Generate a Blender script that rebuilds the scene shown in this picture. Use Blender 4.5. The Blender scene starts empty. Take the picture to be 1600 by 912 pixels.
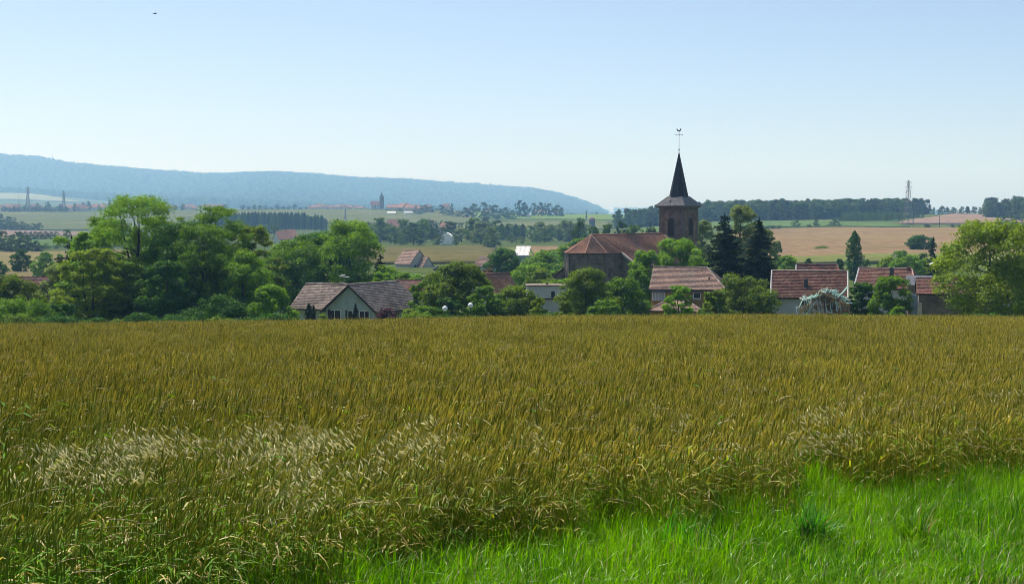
import bpy, math, random
import numpy as np
from mathutils import Vector

# ------------------------------------------------------------------ camera, sky, sun, exposure
scene = bpy.context.scene
R = math.radians
F_PX = 2222.0                      # focal length in pixels of the 1600 px wide photograph
EYE = 1.7
HORIZON = 340.0
PITCH = math.atan((456.0 - HORIZON) / F_PX)
cam_data = bpy.data.cameras.new("camera")
cam_data.sensor_width = 36.0
cam_data.lens = F_PX / 1600.0 * 36.0
cam_data.clip_start = 0.1
cam_data.clip_end = 30000.0
cam = bpy.data.objects.new("camera", cam_data)
scene.collection.objects.link(cam)
cam.location = (0.0, 0.0, EYE)
cam.rotation_euler = (R(90.0) - PITCH, 0.0, 0.0)
scene.camera = cam

SUN_ELEV = R(62.0)
SUN_LEFT = R(38.0)                 # sun stands behind the village, this far left of the view axis
world = bpy.data.worlds.new("World")
scene.world = world
world.use_nodes = True
wn = world.node_tree.nodes
wl = world.node_tree.links
wn.clear()
sky_tex = wn.new("ShaderNodeTexSky")
sky_tex.sky_type = 'NISHITA'
sky_tex.sun_disc = False
sky_tex.sun_elevation = SUN_ELEV
sky_tex.sun_rotation = -SUN_LEFT
sky_tex.altitude = 200.0
sky_tex.air_density = 0.6
sky_tex.dust_density = 1.5
sky_tex.ozone_density = 1.8
wbg = wn.new("ShaderNodeBackground")
wbg.inputs[1].default_value = 0.113
wout = wn.new("ShaderNodeOutputWorld")
wl.new(sky_tex.outputs[0], wbg.inputs[0])
wl.new(wbg.outputs[0], wout.inputs[0])

sun_data = bpy.data.lights.new("sun", 'SUN')
sun_data.energy = 5.0
sun_data.angle = R(0.53)
sun_data.color = (1.0, 0.95, 0.86)
sun = bpy.data.objects.new("sun", sun_data)
scene.collection.objects.link(sun)
to_sun = Vector((-math.sin(SUN_LEFT) * math.cos(SUN_ELEV), math.cos(SUN_LEFT) * math.cos(SUN_ELEV), math.sin(SUN_ELEV)))
sun.rotation_euler = to_sun.to_track_quat('Z', 'Y').to_euler()
sun.location = (-40, 60, 120)

scene.view_settings.view_transform = 'Standard'
scene.view_settings.look = 'None'
scene.view_settings.exposure = 0.52
scene.view_settings.gamma = 1.0
cy = scene.cycles
cy.max_bounces = 6
cy.diffuse_bounces = 3
cy.glossy_bounces = 2
cy.transmission_bounces = 4
cy.transparent_max_bounces = 6
cy.volume_bounces = 1
cy.use_denoising = True
cy.denoiser = 'OPENIMAGEDENOISE'
cy.denoising_prefilter = 'ACCURATE'
cy.sample_clamp_indirect = 4.0
cy.use_adaptive_sampling = False
cy.filter_width = 0.85
try:
    cy.sampling_pattern = "BLUE_NOISE"
except Exception:
    pass

random.seed(7)
rng = np.random.default_rng(7)

# ------------------------------------------------------------------ small helpers
def link(o, parent=None):
    scene.collection.objects.link(o)
    if parent is not None:
        o.parent = parent
    return o

def tag(o, label=None, cat=None, group=None, kind=None):
    if label: o["label"] = label
    if cat: o["category"] = cat
    if group: o["group"] = group
    if kind: o["kind"] = kind
    return o

def thing(name, loc, rz=0.0, label=None, cat=None, group=None):
    o = bpy.data.objects.new(name, None)
    o.empty_display_size = 0.2
    link(o)
    o.location = loc
    o.rotation_euler = (0, 0, rz)
    return tag(o, label, cat, group)

def np_mesh(name, verts, quads=None, tris=None, mats=(), midx=None, smooth=False):
    """fast mesh from arrays; quads (N,4) and tris (M,3)"""
    me = bpy.data.meshes.new(name)
    verts = np.asarray(verts, dtype=np.float32)
    q = np.zeros((0, 4), np.int32) if quads is None else np.asarray(quads, np.int32)
    t = np.zeros((0, 3), np.int32) if tris is None else np.asarray(tris, np.int32)
    nl = q.size + t.size
    me.vertices.add(len(verts))
    me.vertices.foreach_set("co", verts.ravel())
    me.loops.add(nl)
    me.loops.foreach_set("vertex_index", np.concatenate([q.ravel(), t.ravel()]).astype(np.int32))
    me.polygons.add(len(q) + len(t))
    starts = np.concatenate([np.arange(len(q)) * 4, len(q) * 4 + np.arange(len(t)) * 3]).astype(np.int32)
    me.polygons.foreach_set("loop_start", starts)
    try:
        tot = np.concatenate([np.full(len(q), 4), np.full(len(t), 3)]).astype(np.int32)
        me.polygons.foreach_set("loop_total", tot)
    except Exception:
        pass
    for m in mats:
        me.materials.append(m)
    if midx is not None:
        me.polygons.foreach_set("material_index", np.asarray(midx, np.int32))
    if smooth:
        me.polygons.foreach_set("use_smooth", np.ones(len(q) + len(t), dtype=bool))
    me.update(calc_edges=True)
    me.validate()
    return me

def add_obj(name, me, parent=None):
    return link(bpy.data.objects.new(name, me), parent)

class MB:
    """collects simple solids; build() links them as one mesh object"""
    def __init__(self):
        self.v = []
        self.f = []
        self.m = []
    def poly(self, pts, mi=0):
        b = len(self.v)
        self.v += [tuple(p) for p in pts]
        self.f.append(tuple(range(b, b + len(pts))))
        self.m.append(mi)
    def faces(self, pts, fs, mi=0):
        b = len(self.v)
        self.v += [tuple(p) for p in pts]
        for f in fs:
            self.f.append(tuple(b + i for i in f))
            self.m.append(mi)
    def box(self, x0, x1, y0, y1, z0, z1, mi=0):
        p = [(x0, y0, z0), (x1, y0, z0), (x1, y1, z0), (x0, y1, z0), (x0, y0, z1), (x1, y0, z1), (x1, y1, z1), (x0, y1, z1)]
        self.faces(p, [(0, 3, 2, 1), (4, 5, 6, 7), (0, 1, 5, 4), (1, 2, 6, 5), (2, 3, 7, 6), (3, 0, 4, 7)], mi)
    def bar(self, a, b, r, n=4, r2=None, mi=0):
        a = Vector(a); b = Vector(b); d = (b - a)
        if d.length < 1e-6: return
        d.normalize()
        u = d.orthogonal().normalized(); w = d.cross(u)
        r2 = r if r2 is None else r2
        pts = []
        for p, rr in ((a, r), (b, r2)):
            for k in range(n):
                t = 2 * math.pi * (k + 0.5) / n
                pts.append(p + u * (rr * math.cos(t)) + w * (rr * math.sin(t)))
        fs = [(k, (k + 1) % n, n + (k + 1) % n, n + k) for k in range(n)]
        fs += [tuple(range(n - 1, -1, -1)), tuple(range(n, 2 * n))]
        self.faces(pts, fs, mi)
    def tube(self, path, radii, n=6, mi=0):
        for i in range(len(path) - 1):
            self.bar(path[i], path[i + 1], radii[i], n, radii[i + 1], mi)
    def prism(self, poly2d, z0, z1, mi=0):
        n = len(poly2d)
        pts = [(x, y, z0) for x, y in poly2d] + [(x, y, z1) for x, y in poly2d]
        fs = [(k, (k + 1) % n, n + (k + 1) % n, n + k) for k in range(n)]
        fs += [tuple(range(n - 1, -1, -1)), tuple(range(n, 2 * n))]
        self.faces(pts, fs, mi)
    def slab(self, top, th, mi=0):
        """solid plate under a planar polygon"""
        n = len(top)
        pts = [tuple(p) for p in top] + [(p[0], p[1], p[2] - th) for p in top]
        fs = [tuple(range(n)), tuple(range(2 * n - 1, n - 1, -1))]
        fs += [(k, n + k, n + (k + 1) % n, (k + 1) % n) for k in range(n)]
        self.faces(pts, fs, mi)
    def lathe(self, prof, n=10, cx=0, cy=0, mi=0):
        pts = []
        for r, z in prof:
            for k in range(n):
                t = 2 * math.pi * k / n
                pts.append((cx + r * math.cos(t), cy + r * math.sin(t), z))
        fs = []
        for i in range(len(prof) - 1):
            for k in range(n):
                fs.append((i * n + k, i * n + (k + 1) % n, (i + 1) * n + (k + 1) % n, (i + 1) * n + k))
        fs.append(tuple(range(n - 1, -1, -1)))
        fs.append(tuple(range((len(prof) - 1) * n, len(prof) * n)))
        self.faces(pts, fs, mi)
    def mesh(self, name, mats, smooth=False):
        me = bpy.data.meshes.new(name)
        me.from_pydata(self.v, [], self.f)
        for m in (mats if isinstance(mats, (list, tuple)) else [mats]):
            me.materials.append(m)
        me.polygons.foreach_set("material_index", np.array(self.m, np.int32))
        if smooth:
            me.polygons.foreach_set("use_smooth", np.ones(len(self.f), dtype=bool))
        me.update()
        return me
    def build(self, name, mats, parent=None, smooth=False):
        return add_obj(name, self.mesh(name, mats, smooth), parent)

# ------------------------------------------------------------------ materials
def new_mat(name):
    m = bpy.data.materials.new(name)
    m.use_nodes = True
    m.node_tree.nodes.clear()
    return m, m.node_tree.nodes, m.node_tree.links

def mixrgb(nd, ln, fac, a, b):
    x = nd.new("ShaderNodeMix"); x.data_type = 'RGBA'
    for sock, val in ((x.inputs[0], fac), (x.inputs[6], a), (x.inputs[7], b)):
        if isinstance(val, bpy.types.NodeSocket):
            ln.new(val, sock)
        elif isinstance(val, (int, float)):
            sock.default_value = val
        else:
            sock.default_value = (*val, 1.0)
    return x.outputs[2]

def ramp01(nd, ln, val, lo, hi):
    x = nd.new("ShaderNodeMapRange")
    x.inputs[1].default_value = lo; x.inputs[2].default_value = hi
    ln.new(val, x.inputs[0])
    return x.outputs[0]

def noise(nd, ln, scale, detail=3.0, world=True, stretch=None):
    n = nd.new("ShaderNodeTexNoise")
    n.inputs["Scale"].default_value = scale
    n.inputs["Detail"].default_value = detail
    if world:
        g = nd.new("ShaderNodeNewGeometry"); src = g.outputs["Position"]
    else:
        g = nd.new("ShaderNodeTexCoord"); src = g.outputs["Object"]
    if stretch:
        mp = nd.new("ShaderNodeMapping")
        mp.inputs["Scale"].default_value = stretch
        ln.new(src, mp.inputs[0]); src = mp.outputs[0]
    ln.new(src, n.inputs["Vector"])
    return n.outputs[0]

def solid_mat(name, c1, c2=None, scale=1.0, rough=0.85, island=0.0, bump=0.0, c3=None, scale3=0.2, spec=0.3, metal=0.0, world=True, stretch=None):
    m, nd, ln = new_mat(name)
    out = nd.new("ShaderNodeOutputMaterial")
    b = nd.new("ShaderNodeBsdfPrincipled")
    b.inputs["Roughness"].default_value = rough
    b.inputs["Specular IOR Level"].default_value = spec
    b.inputs["Metallic"].default_value = metal
    c2 = c2 or tuple(x * 0.75 for x in c1)
    nz = noise(nd, ln, scale, 4.0, world, stretch)
    f = ramp01(nd, ln, nz, 0.35, 0.68)
    col = mixrgb(nd, ln, f, c1, c2)
    if c3:
        n3 = noise(nd, ln, scale3, 3.0, world)
        col = mixrgb(nd, ln, ramp01(nd, ln, n3, 0.45, 0.7), col, c3)
    if island > 0:
        g = nd.new("ShaderNodeNewGeometry")
        hsv = nd.new("ShaderNodeHueSaturation")
        r = nd.new("ShaderNodeMapRange")
        r.inputs[3].default_value = 1.0 - island; r.inputs[4].default_value = 1.0 + island
        ln.new(g.outputs["Random Per Island"], r.inputs[0])
        ln.new(r.outputs[0], hsv.inputs["Value"])
        ln.new(col, hsv.inputs["Color"])
        col = hsv.outputs[0]
    ln.new(col, b.inputs["Base Color"])
    if bump > 0:
        bp = nd.new("ShaderNodeBump")
        bp.inputs["Strength"].default_value = bump
        bp.inputs["Distance"].default_value = 0.05
        ln.new(nz, bp.inputs["Height"])
        ln.new(bp.outputs[0], b.inputs["Normal"])
    ln.new(b.outputs[0], out.inputs[0])
    return m

def leaf_mat(name, c1, c2, transl=0.41, tcol=None, gloss=0.018, objvar=0.12, patch=None, patch_scale=0.3, patch_lo=0.45, patch_hi=0.6, rough=0.6, unripe=None):
    """leaves, blades: diffuse + translucent + a touch of sheen; varies leaf by leaf and plant by plant"""
    m, nd, ln = new_mat(name)
    out = nd.new("ShaderNodeOutputMaterial")
    g = nd.new("ShaderNodeNewGeometry")
    col = mixrgb(nd, ln, g.outputs["Random Per Island"], c1, c2)
    if patch:
        nz = noise(nd, ln, patch_scale, 3.0, True)
        col = mixrgb(nd, ln, ramp01(nd, ln, nz, patch_lo, patch_hi), col, patch)
    if unripe:           # the corner of the field by the verge is still green
        sx = nd.new("ShaderNodeSeparateXYZ"); ln.new(g.outputs["Position"], sx.inputs[0])
        mu = nd.new("ShaderNodeMath"); mu.operation = 'MULTIPLY_ADD'; mu.inputs[1].default_value = 0.9
        ln.new(sx.outputs[0], mu.inputs[0]); ln.new(sx.outputs[1], mu.inputs[2])
        mr = nd.new("ShaderNodeMapRange"); mr.inputs[1].default_value = 4.0; mr.inputs[2].default_value = 12.5; mr.inputs[3].default_value = 0.8; mr.inputs[4].default_value = 0.0
        ln.new(mu.outputs[0], mr.inputs[0])
        col = mixrgb(nd, ln, mr.outputs[0], col, unripe)
    oi = nd.new("ShaderNodeObjectInfo")
    hsv = nd.new("ShaderNodeHueSaturation")
    r = nd.new("ShaderNodeMapRange")
    r.inputs[3].default_value = 1.0 - objvar; r.inputs[4].default_value = 1.0 + objvar
    ln.new(oi.outputs["Random"], r.inputs[0])
    ln.new(r.outputs[0], hsv.inputs["Value"])
    ln.new(col, hsv.inputs["Color"])
    col = hsv.outputs[0]
    d = nd.new("ShaderNodeBsdfDiffuse")
    t = nd.new("ShaderNodeBsdfTranslucent")
    ln.new(col, d.inputs[0])
    tc = nd.new("ShaderNodeMix"); tc.data_type = 'RGBA'; tc.blend_type = 'MULTIPLY'
    tc.inputs[0].default_value = 1.0
    ln.new(col, tc.inputs[6])
    tcol = tcol or (1.6, 1.6, 0.5)
    tc.inputs[7].default_value = (*tcol, 1.0)
    ln.new(tc.outputs[2], t.inputs[0])
    mx = nd.new("ShaderNodeMixShader"); mx.inputs[0].default_value = transl
    ln.new(d.outputs[0], mx.inputs[1]); ln.new(t.outputs[0], mx.inputs[2])
    gl = nd.new("ShaderNodeBsdfGlossy"); gl.inputs["Roughness"].default_value = rough
    gl.inputs["Color"].default_value = (0.9, 0.95, 0.9, 1)
    mx2 = nd.new("ShaderNodeMixShader"); mx2.inputs[0].default_value = gloss
    ln.new(mx.outputs[0], mx2.inputs[1]); ln.new(gl.outputs[0], mx2.inputs[2])
    ln.new(mx2.outputs[0], out.inputs[0])
    return m

def masonry(name, c1, c2, mortar, bw=0.55, bh=0.28):
    """coursed rubble, too far off to tell the stones apart singly"""
    m, nd, ln = new_mat(name)
    out = nd.new("ShaderNodeOutputMaterial"); b = nd.new("ShaderNodeBsdfPrincipled")
    b.inputs["Roughness"].default_value = 0.95; b.inputs["Specular IOR Level"].default_value = 0.2
    tc = nd.new("ShaderNodeTexCoord"); sp = nd.new("ShaderNodeSeparateXYZ"); ln.new(tc.outputs["Object"], sp.inputs[0])
    ad = nd.new("ShaderNodeMath"); ad.operation = 'ADD'; ln.new(sp.outputs[0], ad.inputs[0]); ln.new(sp.outputs[1], ad.inputs[1])
    cb = nd.new("ShaderNodeCombineXYZ"); ln.new(ad.outputs[0], cb.inputs[0]); ln.new(sp.outputs[2], cb.inputs[1])
    br = nd.new("ShaderNodeTexBrick"); ln.new(cb.outputs[0], br.inputs["Vector"])
    br.inputs["Scale"].default_value = 1.0; br.inputs["Brick Width"].default_value = bw; br.inputs["Row Height"].default_value = bh
    br.inputs["Mortar Size"].default_value = 0.03; br.inputs["Bias"].default_value = 0.0
    br.inputs["Color1"].default_value = (*c1, 1); br.inputs["Color2"].default_value = (*c2, 1); br.inputs["Mortar"].default_value = (*mortar, 1)
    nz = noise(nd, ln, 0.7, 5.0, False)
    col = mixrgb(nd, ln, ramp01(nd, ln, nz, 0.42, 0.7), br.outputs[0], tuple(x * 0.55 for x in c2))
    ln.new(col, b.inputs["Base Color"])
    bp = nd.new("ShaderNodeBump"); bp.inputs["Strength"].default_value = 0.6; bp.inputs["Distance"].default_value = 0.04
    ln.new(br.outputs[1], bp.inputs["Height"]); bp.invert = True
    ln.new(bp.outputs[0], b.inputs["Normal"]); ln.new(b.outputs[0], out.inputs[0])
    return m

M = {}
# leaves
M['leaf_mid'] = leaf_mat('leaf_mid', (0.045, 0.13, 0.005), (0.145, 0.25, 0.009))
M['leaf_bright'] = leaf_mat('leaf_bright', (0.07, 0.185, 0.005), (0.19, 0.32, 0.009))
M['leaf_yellow'] = leaf_mat('leaf_yellow', (0.11, 0.195, 0.005), (0.24, 0.325, 0.01))
M['leaf_dark'] = leaf_mat('leaf_dark', (0.016, 0.07, 0.006), (0.06, 0.15, 0.01), transl=0.35)
M['leaf_olive'] = leaf_mat('leaf_olive', (0.05, 0.115, 0.005), (0.15, 0.21, 0.01))
M['leaf_silver'] = leaf_mat('leaf_silver', (0.14, 0.2, 0.06), (0.24, 0.31, 0.12), transl=0.3)
M['leaf_purple'] = leaf_mat('leaf_purple', (0.05, 0.025, 0.035), (0.09, 0.045, 0.06), tcol=(1.6, 0.8, 0.9))
M['leaf_brown'] = leaf_mat('leaf_brown', (0.09, 0.10, 0.035), (0.17, 0.11, 0.06), tcol=(1.4, 1.1, 0.7))
M['needle'] = leaf_mat('needle', (0.014, 0.032, 0.014), (0.028, 0.052, 0.02), transl=0.15, gloss=0.012)
M['needle_blue'] = leaf_mat('needle_blue', (0.018, 0.04, 0.025), (0.03, 0.06, 0.035), transl=0.15, gloss=0.012)
M['leaf_far'] = leaf_mat('leaf_far', (0.045, 0.1, 0.018), (0.085, 0.145, 0.024), objvar=0.3)
M['leaf_far_pale'] = leaf_mat('leaf_far_pale', (0.09, 0.14, 0.05), (0.14, 0.19, 0.075), objvar=0.2)
M['leaf_far_dark'] = leaf_mat('leaf_far_dark', (0.025, 0.055, 0.018), (0.04, 0.08, 0.022), objvar=0.25)
M['canopy'] = leaf_mat('canopy', (0.04, 0.08, 0.018), (0.065, 0.11, 0.025), transl=0.25, objvar=0.6)
M['bark'] = solid_mat('bark', (0.075, 0.06, 0.045), (0.035, 0.028, 0.022), 3.0, 0.95, bump=0.4)
# walls, roofs
M['plaster'] = solid_mat('plaster', (0.50, 0.49, 0.46), (0.42, 0.41, 0.39), 0.6, 0.9, c3=(0.44, 0.44, 0.41), scale3=1.3)
M['plaster_green'] = solid_mat('plaster_green', (0.46, 0.52, 0.49), (0.39, 0.45, 0.43), 0.5, 0.9, c3=(0.34, 0.38, 0.36), scale3=0.9)
M['plaster_white'] = solid_mat('plaster_white', (0.50, 0.51, 0.52), (0.43, 0.44, 0.46), 0.8, 0.9, c3=(0.5, 0.51, 0.52), scale3=0.7)
M['ochre'] = solid_mat('ochre', (0.42, 0.28, 0.08), (0.33, 0.22, 0.065), 0.7, 0.9, c3=(0.25, 0.17, 0.06), scale3=1.1)
M['stone'] = masonry('stone', (0.27, 0.21, 0.155), (0.17, 0.135, 0.105), (0.21, 0.175, 0.14))
M['stone_tower'] = masonry('stone_tower', (0.31, 0.19, 0.125), (0.19, 0.125, 0.09), (0.23, 0.175, 0.135))
M['stone_trim'] = solid_mat('stone_trim', (0.19, 0.15, 0.12), (0.12, 0.10, 0.085), 2.0, 0.95, island=0.18, bump=0.3)
M['stone_pale'] = solid_mat('stone_pale', (0.52, 0.47, 0.38), (0.40, 0.36, 0.30), 1.5, 0.95, bump=0.3)
M['tile_grey'] = solid_mat('tile_grey', (0.36, 0.28, 0.23), (0.26, 0.20, 0.17), 0.9, 0.85, island=0.28, c3=(0.20, 0.16, 0.135), scale3=0.45)
M['tile_church'] = solid_mat('tile_church', (0.30, 0.145, 0.09), (0.22, 0.105, 0.07), 0.5, 0.85, island=0.24, c3=(0.16, 0.105, 0.085), scale3=0.25)
M['tile_pink'] = solid_mat('tile_pink', (0.40, 0.255, 0.195), (0.32, 0.20, 0.155), 0.7, 0.85, island=0.2, c3=(0.30, 0.22, 0.18), scale3=0.6)
M['tile_red'] = solid_mat('tile_red', (0.21, 0.095, 0.07), (0.15, 0.07, 0.055), 0.9, 0.85, island=0.3, c3=(0.25, 0.14, 0.10), scale3=0.8)
M['tile_old'] = solid_mat('tile_old', (0.22, 0.09, 0.07), (0.15, 0.075, 0.065), 0.8, 0.9, island=0.4, c3=(0.12, 0.09, 0.08), scale3=0.5)
M['tile_far'] = solid_mat('tile_far', (0.22, 0.115, 0.085), (0.17, 0.095, 0.075), 0.05, 0.9)
M['tile_far_brown'] = solid_mat('tile_far_brown', (0.26, 0.13, 0.09), (0.2, 0.11, 0.08), 0.05, 0.9)
M['slate'] = solid_mat('slate', (0.028, 0.027, 0.036), (0.018, 0.018, 0.025), 1.5, 0.6, island=0.25, spec=0.35)
M['slate_pale'] = solid_mat('slate_pale', (0.19, 0.18, 0.18), (0.14, 0.135, 0.14), 1.2, 0.55, island=0.22, spec=0.4)
M['zinc'] = solid_mat('zinc', (0.10, 0.11, 0.13), (0.075, 0.08, 0.10), 1.0, 0.8, spec=0.15)
M['tin'] = solid_mat('tin', (0.42, 0.42, 0.42), (0.34, 0.34, 0.34), 0.3, 0.5, spec=0.5)
M['metal_dark'] = solid_mat('metal_dark', (0.06, 0.06, 0.065), (0.04, 0.04, 0.045), 2.0, 0.5, spec=0.5)
M['steel'] = solid_mat('steel', (0.22, 0.23, 0.24), (0.16, 0.17, 0.18), 0.2, 0.6, spec=0.5)
M['wood_dark'] = solid_mat('wood_dark', (0.05, 0.03, 0.022), (0.03, 0.018, 0.014), 3.0, 0.8)
M['wood_white'] = solid_mat('wood_white', (0.78, 0.78, 0.76), (0.68, 0.68, 0.66), 2.0, 0.7)
M['wood_grey'] = solid_mat('wood_grey', (0.26, 0.30, 0.36), (0.19, 0.22, 0.27), 2.0, 0.8)
M['glass'] = solid_mat('glass', (0.03, 0.035, 0.04), (0.02, 0.024, 0.03), 0.5, 0.12, spec=0.6)
M['curtain'] = solid_mat('curtain', (0.5, 0.52, 0.52), (0.38, 0.40, 0.41), 1.5, 0.35, stretch=(4, 4, 0.3))
M['lamp_white'] = solid_mat('lamp_white', (0.86, 0.86, 0.86), (0.8, 0.8, 0.8), 1.0, 0.3, spec=0.5)
M['membrane'] = solid_mat('membrane', (0.88, 0.87, 0.84), (0.82, 0.81, 0.79), 0.1, 0.5)
M['net'] = leaf_mat('net', (0.36, 0.62, 0.56), (0.58, 0.8, 0.74), transl=0.3, tcol=(1.0, 1.1, 1.1), gloss=0.04)
M['net_pale'] = leaf_mat('net_pale', (0.66, 0.72, 0.69), (0.82, 0.84, 0.82), transl=0.3, tcol=(1.0, 1.0, 1.0), gloss=0.04)
M['net_pink'] = leaf_mat('net_pink', (0.45, 0.33, 0.28), (0.6, 0.5, 0.45), transl=0.3, tcol=(1.0, 1.0, 1.0), gloss=0.04)
M['car_paint'] = solid_mat('car_paint', (0.03, 0.035, 0.045), (0.03, 0.035, 0.045), 1.0, 0.3, spec=0.5)
M['feather'] = solid_mat('feather', (0.05, 0.05, 0.055), (0.03, 0.03, 0.035), 4.0, 0.8)
# ground
def field_mat(name, c1, c2, c3=None, scale=0.05, scale3=0.012, rows=None, rowamt=0.25, rowscale=1.0):
    m, nd, ln = new_mat(name)
    out = nd.new("ShaderNodeOutputMaterial")
    b = nd.new("ShaderNodeBsdfDiffuse"); b.inputs["Roughness"].default_value = 0.8
    col = mixrgb(nd, ln, ramp01(nd, ln, noise(nd, ln, scale, 5.0), 0.35, 0.66), c1, c2)
    fine = noise(nd, ln, 0.22, 5.0, True, (1.0, 0.30, 1.0))
    col = mixrgb(nd, ln, ramp01(nd, ln, fine, 0.42, 0.72), col, tuple(x * 0.66 for x in c1))
    if c3:
        col = mixrgb(nd, ln, ramp01(nd, ln, noise(nd, ln, scale3, 4.0), 0.5, 0.68), col, c3)
    if rows is not None:
        g = nd.new("ShaderNodeNewGeometry")
        mp = nd.new("ShaderNodeMapping"); mp.inputs["Rotation"].default_value = (0, 0, rows)
        ln.new(g.outputs["Position"], mp.inputs[0])
        w = nd.new("ShaderNodeTexWave"); w.inputs["Scale"].default_value = rowscale
        w.inputs["Distortion"].default_value = 1.2; w.inputs["Detail"].default_value = 3.0
        w.inputs["Detail Scale"].default_value = 0.4
        ln.new(mp.outputs[0], w.inputs[0])
        f = nd.new("ShaderNodeMath"); f.operation = 'MULTIPLY'; f.inputs[1].default_value = rowamt
        ln.new(ramp01(nd, ln, w.outputs[1], 0.55, 1.0), f.inputs[0])
        col = mixrgb(nd, ln, f.outputs[0], col, tuple(x * 0.55 for x in c1))
    ln.new(col, b.inputs[0]); ln.new(b.outputs[0], out.inputs[0])
    return m
M['meadow'] = field_mat('meadow', (0.10, 0.14, 0.04), (0.14, 0.16, 0.055), (0.08, 0.12, 0.035))
M['soil'] = field_mat('soil', (0.09, 0.075, 0.04), (0.06, 0.05, 0.03), None, 0.8)
M['wheat_ripe'] = field_mat('wheat_ripe', (0.33, 0.225, 0.125), (0.24, 0.175, 0.095), (0.30, 0.235, 0.10), 0.05, 0.012, rows=R(62), rowamt=0.5, rowscale=0.03)
M['stubble'] = field_mat('stubble', (0.30, 0.245, 0.11), (0.25, 0.21, 0.095), (0.24, 0.22, 0.09), 0.04, 0.014)
M['olive_crop'] = field_mat('olive_crop', (0.16, 0.145, 0.055), (0.19, 0.16, 0.06), (0.13, 0.13, 0.045), 0.03, 0.01)
M['crop_yellowgreen'] = field_mat('crop_yellowgreen', (0.22, 0.24, 0.075), (0.17, 0.2, 0.06), None)
M['pasture'] = field_mat('pasture', (0.12, 0.20, 0.06), (0.15, 0.22, 0.07), (0.10, 0.16, 0.05))
M['pasture_bright'] = field_mat('pasture_bright', (0.17, 0.26, 0.06), (0.2, 0.28, 0.07), None)
M['pasture_dull'] = field_mat('pasture_dull', (0.17, 0.19, 0.075), (0.14, 0.165, 0.06), (0.2, 0.2, 0.09))
M['pink_soil'] = field_mat('pink_soil', (0.33, 0.23, 0.17), (0.28, 0.20, 0.15), None, 0.03)
M['pale_field'] = field_mat('pale_field', (0.33, 0.33, 0.17), (0.28, 0.3, 0.14), None, 0.01)
M['dirt'] = solid_mat('dirt', (0.34, 0.27, 0.19), (0.24, 0.19, 0.13), 3.0, 0.95, bump=0.6, c3=(0.42, 0.36, 0.28), scale3=9.0)

# ------------------------------------------------------------------ terrain
COLS = np.array([-400, 0, 300, 600, 900, 1150, 1400, 1800], float)
ROWS = np.array([-60, 0, 60, 100, 120, 140, 160, 180, 220, 256, 300, 400, 600, 800, 1000, 1150, 1300, 1450, 1700, 2000, 2300, 2700, 4600, 5600, 6600, 8500, 9500, 10500, 12000, 14000], float)
def _col(*far):
    near = [3.5, 0.0, -3.9, -6.55, -7.98, -9.7, -11.3, -12.4, -13.3, -13.8, -13.7]
    return near + list(far)
#            400    600    800    1000   1150   1300   1450   1700  2000  2300  2700 3200 3600 4200 5000 6000 7000 8500 11000
ZT = np.array([
    _col(-13.3, -13.2, -13.0, -12.6, -11.8, -11.0, -9.5, -2.5, 7.0, 14.0, 16.0, 34, 66, 70, 60, 40, 10, -30, -60),
    _col(-13.3, -13.2, -13.0, -12.6, -11.8, -11.0, -9.5, -2.5, 7.0, 14.0, 16.0, 34, 66, 70, 60, 40, 10, -30, -60),
    _col(-13.3, -13.2, -13.0, -12.8, -12.3, -11.8, -11.0, -3.0, 8.0, 15.5, 16.0, 20, 34, 40, 40, 20, 0, -30, -60),
    _col(-13.3, -13.2, -13.2, -13.2, -12.5, -11.0, -9.0, -2.0, 9.5, 17.5, 12.0, 8, 12, 20, 20, 10, 0, -30, -60),
    _col(-13.3, -13.2, -13.0, -12.0, -10.0, -8.0, -5.5, 0.5, 5.5, 6.5, -2.0, -10, -14, -10, 0, 20, 36, 0, -60),
    _col(-13.2, -11.6, -8.6, -5.0, -1.2, 0.8, 2.0, 2.5, 1.5, -2.0, -8.0, -12, -14, -10, 0, 15, 34, 0, -60),
    _col(-12.6, -9.6, -6.6, -4.4, 0.0, 3.4, 5.6, 4.0, 1.5, -2.0, -8.0, -12, -14, -10, 0, 10, 20, 0, -60),
    _col(-12.4, -9.2, -6.0, -3.0, 0.5, 3.8, 5.8, 5.0, 2.0, -2.0, -8.0, -12, -14, -10, 0, 10, 20, 0, -60)]).T
ZT[-8:] = ZT[-8:] * 1.5
CREST_PX = np.array([-900, -200, 0, 65, 100, 200, 330, 400, 430, 500, 560, 640, 700, 770, 830, 870, 905, 935, 955, 1000])
CREST_PY = np.array([236, 238, 243, 247, 255, 265, 274, 272, 271, 275, 281, 283, 287, 292, 297, 304, 314, 326, 340, 352])
_s = lambda a: np.where(a < 0, -1, 1) * np.log1p(np.abs(a) / 40.0)

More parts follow.
